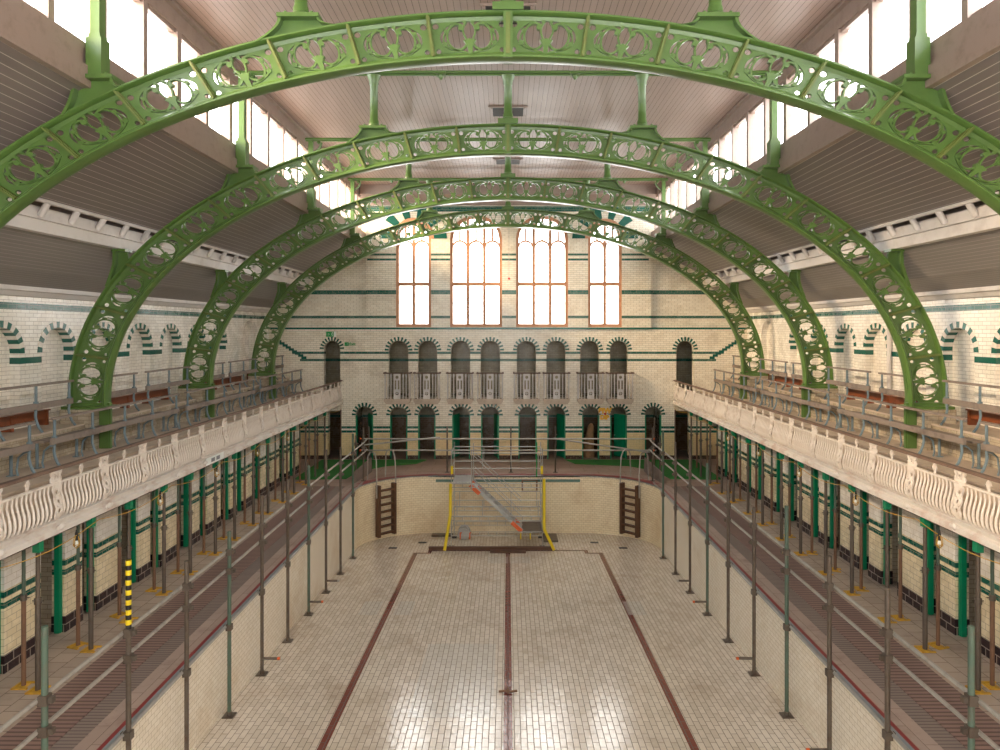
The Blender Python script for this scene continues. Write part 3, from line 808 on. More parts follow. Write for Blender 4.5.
def pedestal(x):
    g = MB(); zt = outer_z(abs(x) - .3 if abs(x) > .2 else 0) + .16
    sl = -1 if x > 0 else 1
    n = 6; L_ = []; R_ = []
    for k in range(n + 1):
        q = k / n; wd = .24 + .32 * (1 - math.sqrt(1 - (1 - q) ** 2)) if False else .24 + (.3 if abs(x) < 5 else .14) * (1 - q) ** 3
        L_.append((x - wd, None, q)); R_.append((x + wd, None, q))
    def zz(xx, q): zb = outer_z(xx) - .02; return zb + (zt - zb) * q
    poly = [(p[0], zz(p[0], p[2])) for p in L_] + [(p[0], zz(p[0], p[2])) for p in reversed(R_)]
    g.prism(poly, lambda u, v: (u, -.03, v), lambda u, v: (u, .03, v))
    for s in (-1, 1):   # thick edge flanges
        e = L_ if s < 0 else R_
        for k in range(n):
            a = (e[k][0], zz(e[k][0], e[k][2])); b2 = (e[k + 1][0], zz(e[k + 1][0], e[k + 1][2]))
            g.bar((a[0], 0, a[1]), (b2[0], 0, b2[1]), .04, .24) if False else g.prism([(a[0] - .02, a[1]), (a[0] + .02, a[1]), (b2[0] + .02, b2[1]), (b2[0] - .02, b2[1])], lambda u, v: (u, -.13, v), lambda u, v: (u, .13, v))
    g.box(x - .27, x + .27, -.16, .16, zt - .05, zt)
    for bx in (-.17, .17): g.lathe([(.02, 0), (.02, .03)], (x + bx, -.12, zt), 6)
    return g, zt
ARCH_Y = [9.13, 14.1, 19.04, 24.1]
def make_arch():
    t = thing('roof_arch', '', 'arch', group='green iron roof arches')
    obj('scrollwork_web', web_me, 'green', t)
    obj('top_flange', top_me, 'green', t); obj('bottom_flange', bot_me, 'green', t)
    for me in rib_mes: obj('stiffener_rib', me, 'ribedge', t)
    for x in (-5.35, -2.7, 0, 2.7, 5.35):
        if x:
            g, zt = pedestal(x); po = obj('pedestal', g, 'green', t, smooth=False)
        else:
            g = MB(); zt = 9.2; g.box(-.2, .2, -.16, .16, 9.1, zt); g.box(-.06, .06, -.13, .13, 8.5, 9.14); obj('crown_plate', g, 'green', t, smooth=False)
        g = MB(); top = 10.1 if abs(x) < 5 else 8.75
        if abs(x) < 5:
            g.lathe([(.13, 0), (.13, .03), (.105, .05), (.1, .12), (.085, .15), (.08, .3), (.08, top - zt - .2), (.095, top - zt - .18), (.095, top - zt - .12), (.12, top - zt - .06), (.14, top - zt)], (x, 0, zt), 14)
            if x: g.box(x - .0, x + .0, 0, 0, zt, zt)
        else:
            top = 10.1
            g.box(x - .1, x + .1, -.1, .1, zt, zt + .5); g.box(x - .06, x + .06, -.07, .07, zt + .5, top)
            g.box(x - .075, x + .075, -.085, .085, zt + .5, zt + .55)
        obj('post', g, 'green', t)
    g = MB(); g.box(-5.5, 5.5, -.09, .09, 10.13, 10.17); g.box(-5.5, 5.5, -.02, .02, 10.1, 10.2)
    obj('tie_beam', g, 'green', t, smooth=False)
    for x in (-5.25, -4.0, -1.35, 1.35, 4.0, 5.25):
        g = MB()
        if abs(x) > 5:
            s = 1 if x > 0 else -1
            pts = [(x + s * .2, 0, 9.75)] + [(x + s * (.2 - .38 * math.sin(a)), 0, 10.1 - .35 * math.cos(a)) for a in (.3, .7, 1.1, 1.5)]
            g.tube(pts, .03, 6); g.lathe([(.0, -.08), (.05, -.05), (.05, 0)], (x - s * .1, 0, 10.1), 8)
        else:
            g.box(x - .1, x + .1, -.12, .12, 10.11, 10.16); g.lathe([(.02, -.1), (.05, -.06), (.05, .0)], (x, 0, 10.12), 8)
        obj('tie_bracket', g, 'green', t)
    for s in (-1, 1):      # bracket to eaves beam, and foot
        g = MB()
        x0 = 7.74; n = 8
        poly = [(s * 7.86, 6.6), (s * 7.66, 6.6)] + [(s * 7.62, outer_z(7.62) - .02)] + [(s * 8.0, outer_z(8.0) - .02), (s * 7.93, 6.1), (s * 7.88, 6.3)]
        g.prism(poly, lambda u, v: (u, -.03, v), lambda u, v: (u, .03, v))
        g.prism([(s * 7.84, 6.6), (s * 7.89, 6.6), (s * 7.9, 6.3), (s * 7.96, 6.1), (s * 8.05, 5.85), (s * 7.98, 5.85), (s * 7.9, 6.1), (s * 7.85, 6.3)], lambda u, v: (u, -.13, v), lambda u, v: (u, .13, v))
        g.box(*sorted((s * 7.64, s * 7.92)), -.14, .14, 6.55, 6.6)
        obj('eaves_bracket', g, 'green', t, smooth=False)
        g = MB(); g.box(*sorted((s * 7.98, s * 8.88)), -.2, .2, 3.4, 3.46); g.box(*sorted((s * 8.0, s * 8.86)), -.05, .05, 3.46, 3.52)
        obj('base_plate', g, 'green', t, smooth=False)
        g = MB(); g.box(*sorted((s * 8.02, s * 8.2)), -.05, .05, 2.6, 3.4); g.box(*sorted((s * 7.99, s * 8.02)), -.035, .035, 2.6, 3.4); g.box(*sorted((s * 8.2, s * 8.215)), -.035, .035, 2.6, 3.4)
        obj('foot_post', g, 'green', t, smooth=False)
    return t
arch0 = make_arch()
alab = ['nearest and largest green scrollwork roof arch, cut off by the photo edges', 'second green scrollwork roof arch from the camera, standing on the galleries',
        'third green scrollwork roof arch, second in front of the far wall', 'smallest green scrollwork roof arch, closest to the far wall windows']
for i, y in enumerate(ARCH_Y):
    if i == 0: arch0.location = (0, y, 0); arch0['label'] = alab[0]
    else: dup(arch0, (0, y, 0), alab[i])

# ---- ceiling vents
t = thing('ceiling_vent', '', 'vent', group='dark ceiling vents on the centre line')
g = MB(); g.box(-.38, .38, -.35, .35, -.03, 0); obj('grille', g, 'vent', t, smooth=False)
g = MB(); g.box(-.48, .48, -.4, -.36, -.035, 0); g.box(-.42, -.38, -.36, .36, -.06, 0); g.box(.38, .42, -.36, .36, -.06, 0); obj('vent_frame', g, 'joinery', t, smooth=False)
vl = ['dark ceiling vent behind the crown of the nearest arch', 'dark ceiling vent beyond the crown post of the second arch', 'dark ceiling vent seen just above the third arch crown']
for i, y in enumerate((12.1, 17.5, 22.7)):
    if i == 0: t.location = (0, y, 10.45); t['label'] = vl[0]
    else: dup(t, (0, y, 10.45), vl[i])

# ---- pipe rails with stub posts above the eaves beams
for sx in (-1, 1):
    t = thing('pipe_rail', f'white pipe rail with short stub posts along the {SIDE[sx]} eaves', 'rail', (0, 0, 0))
    g = MB(); g.tube([(sx * 7.5, Y0 + 4, 7.07), (sx * 7.5, 26.8, 7.07)], .035, 8); g.tube([(sx * 7.55, Y0 + 4, 7.1), (sx * 7.55, 26.8, 7.1)], .02, 6); obj('pipe', g, 'white_beam', t)
    y = 8.2
    while y < 26.5:
        g = MB(); g.tube([(sx * 7.5, y, 7.05), (sx * 7.62, y, 6.84)], .055, 10); obj('stub_post', g, 'white_beam', t)
        y += .8
# roof outlet pipe on the right wall
g = MB(); g.tube([(9.12, 16.75, 3.1), (9.12, 16.75, 5.6)], .05, 10); tag(obj('wall_pipe', g, 'white_beam'), 'white vertical pipe on the right side wall between blind arches', 'pipe')

# ================================================================= GALLERIES
for sx in (-1, 1):
    s = SIDE[sx]
    def bx(x0, x1, y0, y1, z0, z1): return (*sorted((sx * x0, sx * x1)), y0, y1, z0, z1)
    m = MB(); m.box(*bx(6.45, XW, 3, Y1, 2.13, 2.28)); m.box(*bx(7.3, XW, 3, Y1, 2.28, 2.6)); struct(f'floor_gallery_{s}', m, 'concrete')
    m = MB(); m.box(*bx(8.4, XW, 3, Y1, 2.6, 3.1)); struct(f'wall_tier_{s}', m, 'riser')
    m = MB(); m.box(*bx(8.36, XW, 3, Y1, 3.1, 3.13)); m.box(*bx(7.27, 7.36, 3, Y1, 2.57, 2.61)); struct(f'floor_tier_{s}', m, 'concrete')
    m = MB(); m.prism([(sx * x, z) for x, z in ((6.33, 2.12), (6.33, 2.2), (6.38, 2.22), (6.38, 2.27), (6.32, 2.29), (6.32, 2.31), (6.52, 2.31), (6.52, 2.12))], lambda u, v: (u, 3, v), lambda u, v: (u, Y1, v))
    struct(f'trim_fascia_{s}', m, 'fascia')
    m = MB(); m.tube([(sx * 6.5, 3, 2.06), (sx * 6.5, 26.7, 2.06)], .03, 8)
    tag(obj('steel_tube', m, 'steel_dark'), f'long horizontal steel tube under the {s} gallery edge', 'tube')
    # sagging temporary cable with small lamps
    m = MB(); pts = []
    y = 8.6
    while y < 26:
        for q in range(6):
            pts.append((sx * 6.4, y + 1.18 * 2 * q / 6, 2.02 - .12 * math.sin(PI * q / 6)))
        y += 2.36
    m.tube(pts, .006, 5); cable = tag(obj('cable', m, 'pad'), f'yellow festoon cable sagging below the {s} gallery edge', 'cable')
    # arch plinths
    for i, ay in enumerate(ARCH_Y):
        m = MB(); m.box(*bx(8.22, 8.36, ay - .27, ay + .27, 2.6, 3.4)); m.box(*bx(8.36, 8.86, ay - .27, ay + .27, 3.13, 3.4))
        tag(obj('arch_plinth', m, 'plinth_tile', smooth=False), f'tiled plinth under the {s} foot of the {["nearest", "second", "third", "farthest"][i]} arch', 'plinth', 'tiled plinths under arch feet')

# balustrades
def balustrade(sx):
    s = SIDE[sx]
    t = thing('gallery_balustrade', f'cream iron balustrade with wavy balusters along the {s} gallery', 'balustrade', (0, 0, 0))
    BX0 = 6.42
    prof = [(-.005, 2.31), (-.03, 2.36), (-.042, 2.43), (-.036, 2.52), (-.01, 2.62), (.006, 2.7), (.0, 2.76), (-.006, 2.81)]
    b = MB(); b.tube([(sx * (BX0 + a), 0, z) for a, z in prof], .016, 6, rads=[.013, .017, .02, .018, .015, .014, .014, .014])
    bme = b.mesh('baluster'); bme.materials.append(M['cream_iron'])
    g = MB(); g.box(*sorted((sx * 6.385, sx * 6.445)), 3, Y1, 2.8, 2.83); obj('top_bar', g, 'cream_iron', t, smooth=False)
    g = MB(); g.box(*sorted((sx * 6.36, sx * 6.45)), 3, Y1, 3.0, 3.04); obj('handrail', g, 'rail_wood', t, smooth=False)
    cs = []
    y = 9.92 - 1.18 * 5
    while y < 26.6: cs.append(y); y += 1.18
    # ornate panels
    hs = [circ(0, .12, .035, 10), circ(0, .25, .03, 10), circ(0, .38, .035, 10), circ(-.045, .19, .015, 8), circ(.045, .19, .015, 8), circ(-.045, .31, .015, 8), circ(.045, .31, .015, 8)]
    vs, fs = fill2d([(-.05, 0), (.05, 0), (.09, .08), (.06, .16), (.09, .25), (.06, .34), (.09, .42), (.08, .49), (-.08, .49), (-.09, .42), (-.06, .34), (-.09, .25), (-.06, .16), (-.09, .08)], hs, .02)
    def fx(v): # follow baluster belly
        z = 2.31 + v
        for i in range(len(prof) - 1):
            if prof[i][1] <= z <= prof[i + 1][1]:
                q = (z - prof[i][1]) / (prof[i + 1][1] - prof[i][1]); return prof[i][0] * (1 - q) + prof[i + 1][0] * q
        return 0
    pm = MB(); pm.add([(sx * (BX0 - .02 + fx(v) + w_), u, 2.31 + v) for u, v, w_ in vs], fs); pme = pm.mesh('ornate_panel', False); pme.materials.append(M['cream_iron'])
    vs, fs = fill2d([(-.11, 0), (.11, 0), (.115, .06), (.09, .09), (.12, .12), (.13, .18), (.1, .175), (-.1, .175), (-.13, .18), (-.12, .12), (-.09, .09), (-.115, .06)],
                    [rect(-.06, -.035, .04, .13), rect(.035, .06, .04, .13), circ(0, .085, .025, 10)], .025)
    mm = MB(); mm.add([(sx * (BX0 - .01 + w_), u, 2.83 + v) for u, v, w_ in vs], fs); mme = mm.mesh('medallion', False); mme.materials.append(M['cream_iron'])
    fm = MB(); fm.prism([(-.015, 0), (.015, 0), (.02, .05), (.055, .085), (.03, .13), (0, .17), (-.03, .13), (-.055, .085), (-.02, .05)], lambda u, v: (sx * (BX0 - .02), u, 2.83 + v), lambda u, v: (sx * (BX0 + .0), u, 2.83 + v))
    fme = fm.mesh('finial', False); fme.materials.append(M['cream_iron'])
    bo = MB(); bo.lathe([(0, 0), (.05, 0), (.05, .01), (.03, .03), (0, .035)], (0, 0, 0), 10); bo.lathe([(0, 0), (.03, 0), (.03, .01), (0, .02)], (.08, 0, 0), 8); bo.lathe([(0, 0), (.03, 0), (.03, .01), (0, .02)], (-.08, 0, 0), 8)
    bome = bo.mesh('fascia_boss'); bome.materials.append(M['fascia'])
    nb = 0; rest = MB()
    for c in cs:
        if c > 8.5:
            for me_, nm, yy in ((pme, 'ornate_panel', c), (mme, 'medallion', c), (fme, 'finial', c - .59)):
                o = bpy.data.objects.new(nm, me_); COL.objects.link(o); o.parent = t; o.location = (0, yy, 0)
            o = bpy.data.objects.new('fascia_boss', bome); COL.objects.link(o); o.parent = t; o.location = (sx * 6.33, c, 2.2); o.rotation_euler = (PI / 2, 0, -sx * PI / 2)
        for j in range(11):
            yy = c + .14 + j * .09
            if yy > 26.85 or yy < 8.6: continue
            if nb < 98:
                o = bpy.data.objects.new('baluster', bme); COL.objects.link(o); o.parent = t; o.location = (0, yy, 0); nb += 1
            else:
                rest.add([(v.co.x, v.co.y + yy, v.co.z) for v in bme.vertices], [tuple(p.vertices) for p in bme.polygons])
    o = obj('far_balusters', rest, 'cream_iron', t); o['kind'] = 'stuff'
    # plaster boss strip across far end
    return t
for sx in (-1, 1): balustrade(sx)
# little white notice on left fascia
t = thing('fascia_notice', 'white notice with two grey printed patches on the left gallery fascia', 'sign', (-6.325, 15.1, 2.205), PI / 2)
g = MB(); g.box(-.45, .45, -.01, 0, -.075, .075); obj('plate', g, 'sign_white', t, smooth=False)
g = MB(); g.box(-.2, -.02, -.012, -.009, -.04, .04); g.box(.06, .24, -.012, -.009, -.04, .04); obj('print', g, 'sign_grey', t, smooth=False)

# ---- benches
def bench(sx, y0, y1, xf, z0, label, group):
    t = thing('bench', label, 'bench', (sx * xf, y0, z0), 0, group)
    L_ = y1 - y0
    g = MB(); g.box(-.035, .035, -.06, L_ + .06, .84, .88); obj('top_rail', g, 'plank', t, smooth=False)
    g = MB(); h = L_ / 2
    g.box(-.025, .025, -.05, h - .004, .42, .53); g.box(-.025, .025, h + .004, L_ + .05, .42, .53); obj('back_plank', g, 'plank', t, smooth=False)
    xs = sx * .3
    if z0 < 3:
        g = MB(); g.box(xs - .11, xs + .11, .05, h - .003, .43, .47); g.box(xs - .11, xs + .11, h + .003, L_ - .05, .43, .47); obj('seat_plank', g, 'plank', t, smooth=False)
    n = max(2, round(L_ / 1.05) + 1)
    for i in range(n):
        y = .04 + (L_ - .08) * i / (n - 1)
        g = MB()
        g.tube([(0, y, .84), (0, y, .42), (sx * .01, y, .3), (-sx * .01, y, .2), (-sx * .05, y, .1), (-sx * .12, y, 0.005)], .024, 6)
        g.box(-.03, .03, y - .03, y + .03, .52, .56)
        obj('front_leg', g, 'blue_iron', t)
        if z0 < 3:
            g = MB(); g.tube([(xs, y, .43), (xs, y, .005)], .026, 6); g.box(xs - .05, xs + .05, y - .05, y + .05, 0, .015)
            g.tube([(0, y, .4), (xs * .3, y, .38), (xs * .6, y, .3), (xs * .7, y, .1), (xs * .62, y, .005)], .018, 6)
            obj('rear_leg', g, 'blue_iron', t)
    return t
FB = [(7.2, 11.45), (12.0, 16.5), (17.0, 21.5), (22.0, 26.4)]
BB = [(9.7, 13.6), (14.6, 15.95), (16.5, 18.6), (19.55, 20.9), (21.4, 23.6), (24.6, 26.4)]
for sx in (-1, 1):
    for i, (a, b2) in enumerate(FB): bench(sx, a, b2, 7.8, 2.6, f'{ORD[i]} plank bench from the camera in the front row of the {SIDE[sx]} gallery', f'front row benches, {SIDE[sx]} gallery')
    for i, (a, b2) in enumerate(BB): bench(sx, a, b2, 8.5, 3.13, f'{ORD[i]} plank backrest from the camera in the back row of the {SIDE[sx]} gallery', f'back row benches, {SIDE[sx]} gallery')
    for i, (a, b2) in enumerate(((9.7, 13.7), (14.6, 18.6), (19.6, 23.6), (24.6, 26.6))):
        t = thing('box_seat', f'{ORD[i]} orange varnished box seat from the camera against the {SIDE[sx]} gallery wall', 'seat', (0, 0, 0), 0, f'varnished box seats, {SIDE[sx]} wall')
        g = MB(); g.box(*sorted((sx * 9.0, sx * 9.04)), a, b2, 3.26, 3.41)
        for q in range(5): yy = a + (b2 - a) * q / 4; yc = min(max(yy, a + .04), b2 - .04); g.box(*sorted((sx * 8.985, sx * 9.19)), yc - .035, yc + .035, 3.13, 3.41)
        obj('front_board', g, 'varnish', t, smooth=False)
        g = MB(); g.box(*sorted((sx * 8.95, sx * 9.19)), a, b2, 3.41, 3.44); obj('seat_board', g, 'varnish', t, smooth=False)

# ================================================================= CUBICLES under the galleries
def pier_mesh(w_):
    g = MB(); g.box(0, .22, 0, w_, .28, 2.12)
    return g
for sx in (-1, 1):
    s = SIDE[sx]; cnt = 0
    yb = 12.42 if sx < 0 else 12.3
    for k in range(-3, 6):
        for kind, ys, w_ in (('wide', yb + 2.28 * k, .8), ('narrow', yb + 1.4 + 2.28 * k, .46)):
            if ys < 7 or ys > 24.3: continue
            cnt += 1
            t = thing('cubicle_pier', f'{ORD[cnt - 1]} pier from the camera along the {s} cubicles, {kind} and cream tiled', 'pier', (sx * 7.3, ys, 0), 0, f'tiled piers of the {s} changing cubicles')
            g = MB(); g.box(*sorted((0, sx * .22)), 0, w_, .27, 2.12)
            obj('tiled_body', g, 'pier_tile', t, smooth=False)
            g = MB(); g.box(*sorted((sx * .222, sx * 1.88)), w_ / 2 - .06, w_ / 2 + .06, 0, 2.12); obj('partition', g, 'riser', t, smooth=False)
            g = MB(); g.box(*sorted((-sx * .012, sx * .225)), -.01, w_ + .01, 0, .27); obj('brick_base', g, 'base_brick', t, smooth=False)
            # green door case standing on the near side of the pier
            y0 = ys - .41 if kind == 'wide' else ys - .58
            if y0 > 7:
                t = thing('cubicle_door', f'green door case on the near side of the {ORD[cnt - 1]} pier along the {s} cubicles', 'door', (sx * 7.36, ys, 0), 0, f'green cubicle doors, {s} side')
                g = MB(); g.box(*sorted((-sx * .02, sx * .06)), -.1, -.012, .02, 2.1); g.box(*sorted((-sx * .032, -sx * .02)), -.08, -.04, .02, 2.1)
                obj('jamb', g, 'door_green', t, smooth=False)
                g = MB(); g.box(*sorted((0, sx * .06)), ys * 0 - (ys - y0) + .01, -.12, 1.98, 2.1); obj('lintel_board', g, 'door_green', t, smooth=False)
                if cnt == 3 and sx > 0:
                    g = MB(); g.box(*sorted((sx * .12, sx * .6)), -.16, -.125, .05, 1.95)
                    for z0, z1 in ((.2, .85), (1.0, 1.8)): g.box(*sorted((sx * .2, sx * .52)), -.166, -.12, z0, z1)
                    do = obj('door_leaf', g, 'door_green', t, smooth=False)
    # end pier by the far doorway
    # ---- steel props: thicker row with green heads, thinner rusty row
    def prop(kind, label, grp, x, y):
        t = thing('steel_prop' if kind else 'gallery_column', label, 'prop' if kind else 'column', (sx * x, y, 0), 0, grp)
        r = .03 if kind else .036
        g = MB(); g.tube([(0, 0, .012), (0, 0, 1.25)], r, 10); ot_ = obj('outer_tube', g, 'rust' if kind else 'steel_dark', t)
        g = MB(); g.tube([(0, 0, 1.25), (0, 0, 2.03 if kind else 1.9)], r * .8, 10); obj('inner_tube', g, ('steel_green' if kind else 'steel_dark'), t)
        g = MB(); g.lathe([(r + .012, 0), (r + .012, .08)], (0, 0, 1.2), 10); g.tube([(-.08, 0, 1.24), (.08, 0, 1.24)], .008, 6); obj('collar', g, 'steel_dark', ot_)
        if kind:
            g = MB(); g.box(-.07, .07, -.07, .07, 2.03, 2.045); obj('head_plate', g, 'rust', t, smooth=False)
        else:
            g = MB(); g.box(-.048, .048, -.048, .048, 1.92, 2.12); g.box(*sorted((0, sx * .3)), -.03, .03, 2.05, 2.12); obj('green_head', g, 'door_green', t, smooth=False)
        g = MB(); g.box(-.11, .11, -.11, -.075, 0, .02); g.box(-.11, .11, .075, .11, 0, .02); g.box(-.11, -.075, -.11, .11, 0, .02); g.box(-.06, .06, -.06, .06, 0, .014)
        obj('base_frame', g, 'pad', t, smooth=False)
        return t
    pa = pb = None
    for i in range(14):
        y = 9.72 + 1.16 * i + (.03 if i % 2 else -.04)
        if y > 25: break
        la = f'{ORD[i]} thin rusty steel prop from the camera under the {s} gallery'
        lb = f'{ORD[i]} green-headed grey column from the camera at the {s} gallery edge'
        if pa is None:
            pa = prop(1, la, f'rusty props under the {s} gallery', 6.78, y + .12); pb = prop(0, lb, f'green-headed columns at the {s} gallery edge', 6.5, y)
        else:
            dup(pa, (sx * 6.78, y + random.uniform(.05, .3), 0), la, rz=random.uniform(-.5, .5)); dup(pb, (sx * 6.5, y, 0), lb)
    # small hanging lamps on cable
    lp = None
    for i, y in enumerate((10.4, 12.9, 15.4, 17.9, 20.4)):
        lab = f'{ORD[i]} small yellow caged lamp from the camera under the {s} gallery edge'
        if lp is None:
            lp = thing('festoon_lamp', lab, 'lamp', (sx * 6.41, y, 1.8), 0, f'caged festoon lamps, {s} side')
            g = MB()
            for a in range(4):
                c_, s_ = math.cos(a * PI / 2) * .05, math.sin(a * PI / 2) * .05
                g.tube([(c_ * .5, s_ * .5, .12), (c_, s_, .06), (c_, s_, -.02), (0, 0, -.06)], .005, 4)
            g.tube([(.05, 0, .0), (0, .05, 0), (-.05, 0, 0), (0, -.05, 0), (.05, 0, 0)], .005, 4); obj('cage', g, 'pad', lp)
            g = MB(); g.lathe([(.0, -.03), (.025, -.01), (.025, .03), (.012, .06)], (0, 0, 0), 8); obj('bulb', g, 'sign_white', lp)
            g = MB(); g.lathe([(.02, .06), (.022, .16), (.008, .22)], (0, 0, 0), 8); obj('holder', g, 'black', lp)
        else: dup(lp, (sx * 6.41, y, 1.8), lab)

# ================================================================= SCAFFOLDING along the pool
SX = 4.6
def coupler(g, x, y, z, s):
    g.box(x - .045, x + .045, y - .045, y + .045, z - .05, z + .05); g.box(*sorted((x, x + s * .09)), y - .02, y + .03, z - .03, z + .03)
tops = [2.08, 2.2, 1.68, 1.66, 1.89, 1.86, 1.85, 1.95, 1.75, 1.9, 1.3]
for sx in (-1, 1):
    s = SIDE[sx]
    for i in range(11):
        y = 6.95 + 1.535 * i
        if y > 21.6: break
        mat = 'yellow' if (sx < 0 and i == 1) else ('steel_dark' if i % 3 else 'steel_green')
        desc = 'yellow and black striped' if (sx < 0 and i == 1) else 'upright'
        t = thing('scaffold_pole', f'{ORD[i]} {desc} scaffold pole from the camera along the {s} pool wall', 'pole', (sx * SX, y, 0), 0, f'scaffold poles along the {s} pool wall')
        zb = fz(y) + .03; top = tops[i] if sx < 0 else tops[(i * 3 + 2) % 11]
        if i == 0: top = 2.05
        g = MB(); g.tube([(0, 0, zb), (0, 0, top)], .032, 10); tb = obj('tube', g, 'steel_dark' if mat == 'yellow' else mat, t)
        if mat == 'yellow':
            for q in range(14):
                g = MB(); z = top - .06 * q - .03; g.tube([(0, 0, z - .03), (0, 0, z + .03)], .034, 10); obj('painted_stripe', g, 'yellow' if q % 2 == 0 else 'black', t)
        for z in (1.32, 1.01, .08):
            g = MB(); coupler(g, 0, 0, z, -sx if z > .5 else sx); obj('coupler', g, 'steel_dark', tb, smooth=False)
        g = MB(); g.box(-.09, .09, -.09, .09, zb - .03, zb - .012); g.lathe([(.045, 0), (.04, .06)], (0, 0, zb - .012), 8); obj('base_plate', g, 'steel_dark', t, smooth=False)
        if i in (1, 4, 6, 7) or (sx > 0 and i in (2,)):
            g = MB(); g.tube([(-.02 * sx, -.03, zb + .28), (-sx * .3, -.03, zb + .28)], .025, 8); st_ = obj('stub_tube', g, 'steel_dark', t)
            g = MB(); g.tube([(-sx * .3, -.03, zb + .28), (-sx * .34, -.03, zb + .28)], .028, 8); obj('end_cap', g, 'orange' if i != 7 else 'steel', st_)
    for z, nm, mt in ((1.32, 'upper', 'steel'), (1.01, 'lower', 'steel'), (.1, 'coping level', 'alu')):
        xx = SX + (.06 if z > .5 else .05)
        g = MB(); 
        g.tube([(sx * xx, 4, z), (sx * xx, 22.35, z)], .024, 8)
        tag(obj('guard_rail', g, mt), f'{nm} long scaffold tube running along the {s} pool edge', 'rail')
# far end rails
t = thing('end_guard_rail', 'horizontal scaffold guard rail across the deep end of the pool', 'rail', (0, 24.35, 0))
for z, x0, x1 in ((1.18, -5.05, 5.0), (.78, -5.1, 5.15)):
    g = MB(); g.tube([(x0, 0, z), (x1, 0, z)], .026, 8); obj('tube', g, 'steel', t)
for x in (-4.85, -2.12, .1, 1.65, 5.1):
    g = MB(); g.tube([(x, .05, .01), (x, .05, 1.6 if abs(x) < 5 else 1.9)], .026, 8); g.box(x - .08, x + .08, -.03, .13, 0, .012); obj('post', g, 'steel_dark', t)
for x in (-5.1, 5.05):
    for z in (1.18, .78):
        g = MB(); g.tube([(x, 0, z), (x + math.copysign(.06, x), 0, z)], .03, 8); obj('end_cap', g, 'orange', t)
# brace tubes over the rails
g = MB(); g.tube([(-5.05, 24.1, 1.0), (-2.35, 24.25, 1.25)], .028, 8); tag(obj('brace_tube', g, 'steel'), 'sloping steel tube at the far left corner rising to the right', 'tube')
g = MB(); g.tube([(1.6, 24.3, 1.2), (4.9, 24.2, .74)], .028, 8); tag(obj('brace_tube', g, 'steel'), 'sloping steel tube at the far right corner falling to the right', 'tube')
for sx in (-1, 1):   # corner diagonals joining side rails to end rails
    for z, zz in ((1.32, 1.18), (1.01, .82)):
        g = MB(); g.tube([(sx * 4.66, 22.3, z), (sx * 4.9, 24.3, zz)], .026, 8)
        tag(obj('guard_rail', g, 'steel'), f'{"upper" if z > 1.2 else "lower"} short corner rail at the far {SIDE[sx]} corner of the pool', 'rail')
    for j, (x, y, h) in enumerate(((4.75, 23.0, 1.75), (5.15, 23.7, 1.4))):
        t = thing('scaffold_pole', f'{"taller" if j == 0 else "shorter"} short standing pole at the far {SIDE[sx]} pool corner', 'pole', (sx * x, y, 0))
        g = MB(); g.tube([(0, 0, .012), (0, 0, h)], .028, 8); obj('tube', g, 'steel_dark', t)
        g = MB(); g.box(-.08, .08, -.08, .08, 0, .012); obj('base_plate', g, 'steel_dark', t, smooth=False)
        g = MB(); coupler(g, 0, 0, 1.1, -sx); obj('coupler', g, 'steel_dark', t, smooth=False)
    # toe board seen behind ladders
    g = MB(); g.bar((sx * 4.75, 24.35, .3), (sx * 5.0, 22.6, .1), .03, .5) ; o = obj('toe_board', g, 'plank', smooth=False); tag(o, f'sloping timber board at the far {SIDE[sx]} corner of the pool edge', 'board')

# ---- pool ladders
def ladder(sx):
    cx, cy = sx * 4.07, 23.07
    t = thing('pool_ladder', f'brown wooden pool ladder with steel handrails on the {SIDE[sx]} of the deep end', 'ladder', (cx, cy, 0), sx * -.8)
    for x in (-.31, .31):
        g = MB(); g.box(x - .045, x + .045, -.18, .0, -1.78, -.1); obj('stile', g, 'dark_wood', t, smooth=False)
    for i in range(7):
        z = -.28 - .235 * i
        g = MB(); g.box(-.27, .27, -.17, -.04, z - .025, z + .025); obj('step', g, 'dark_wood', t, smooth=False)
    for x in (-.38, .38):
        g = MB(); g.tube([(x, -.1, -.5), (x, -.1, .25), (x * .98, -.06, .75), (x * .95, .02, .92), (x * .95, .15, .97), (x * .95, .32, .93), (x * .95, .42, .8), (x * .95, .45, .02)], .022, 8)
        obj('handrail', g, 'steel', t)
    return t
for sx in (-1, 1): ladder(sx)

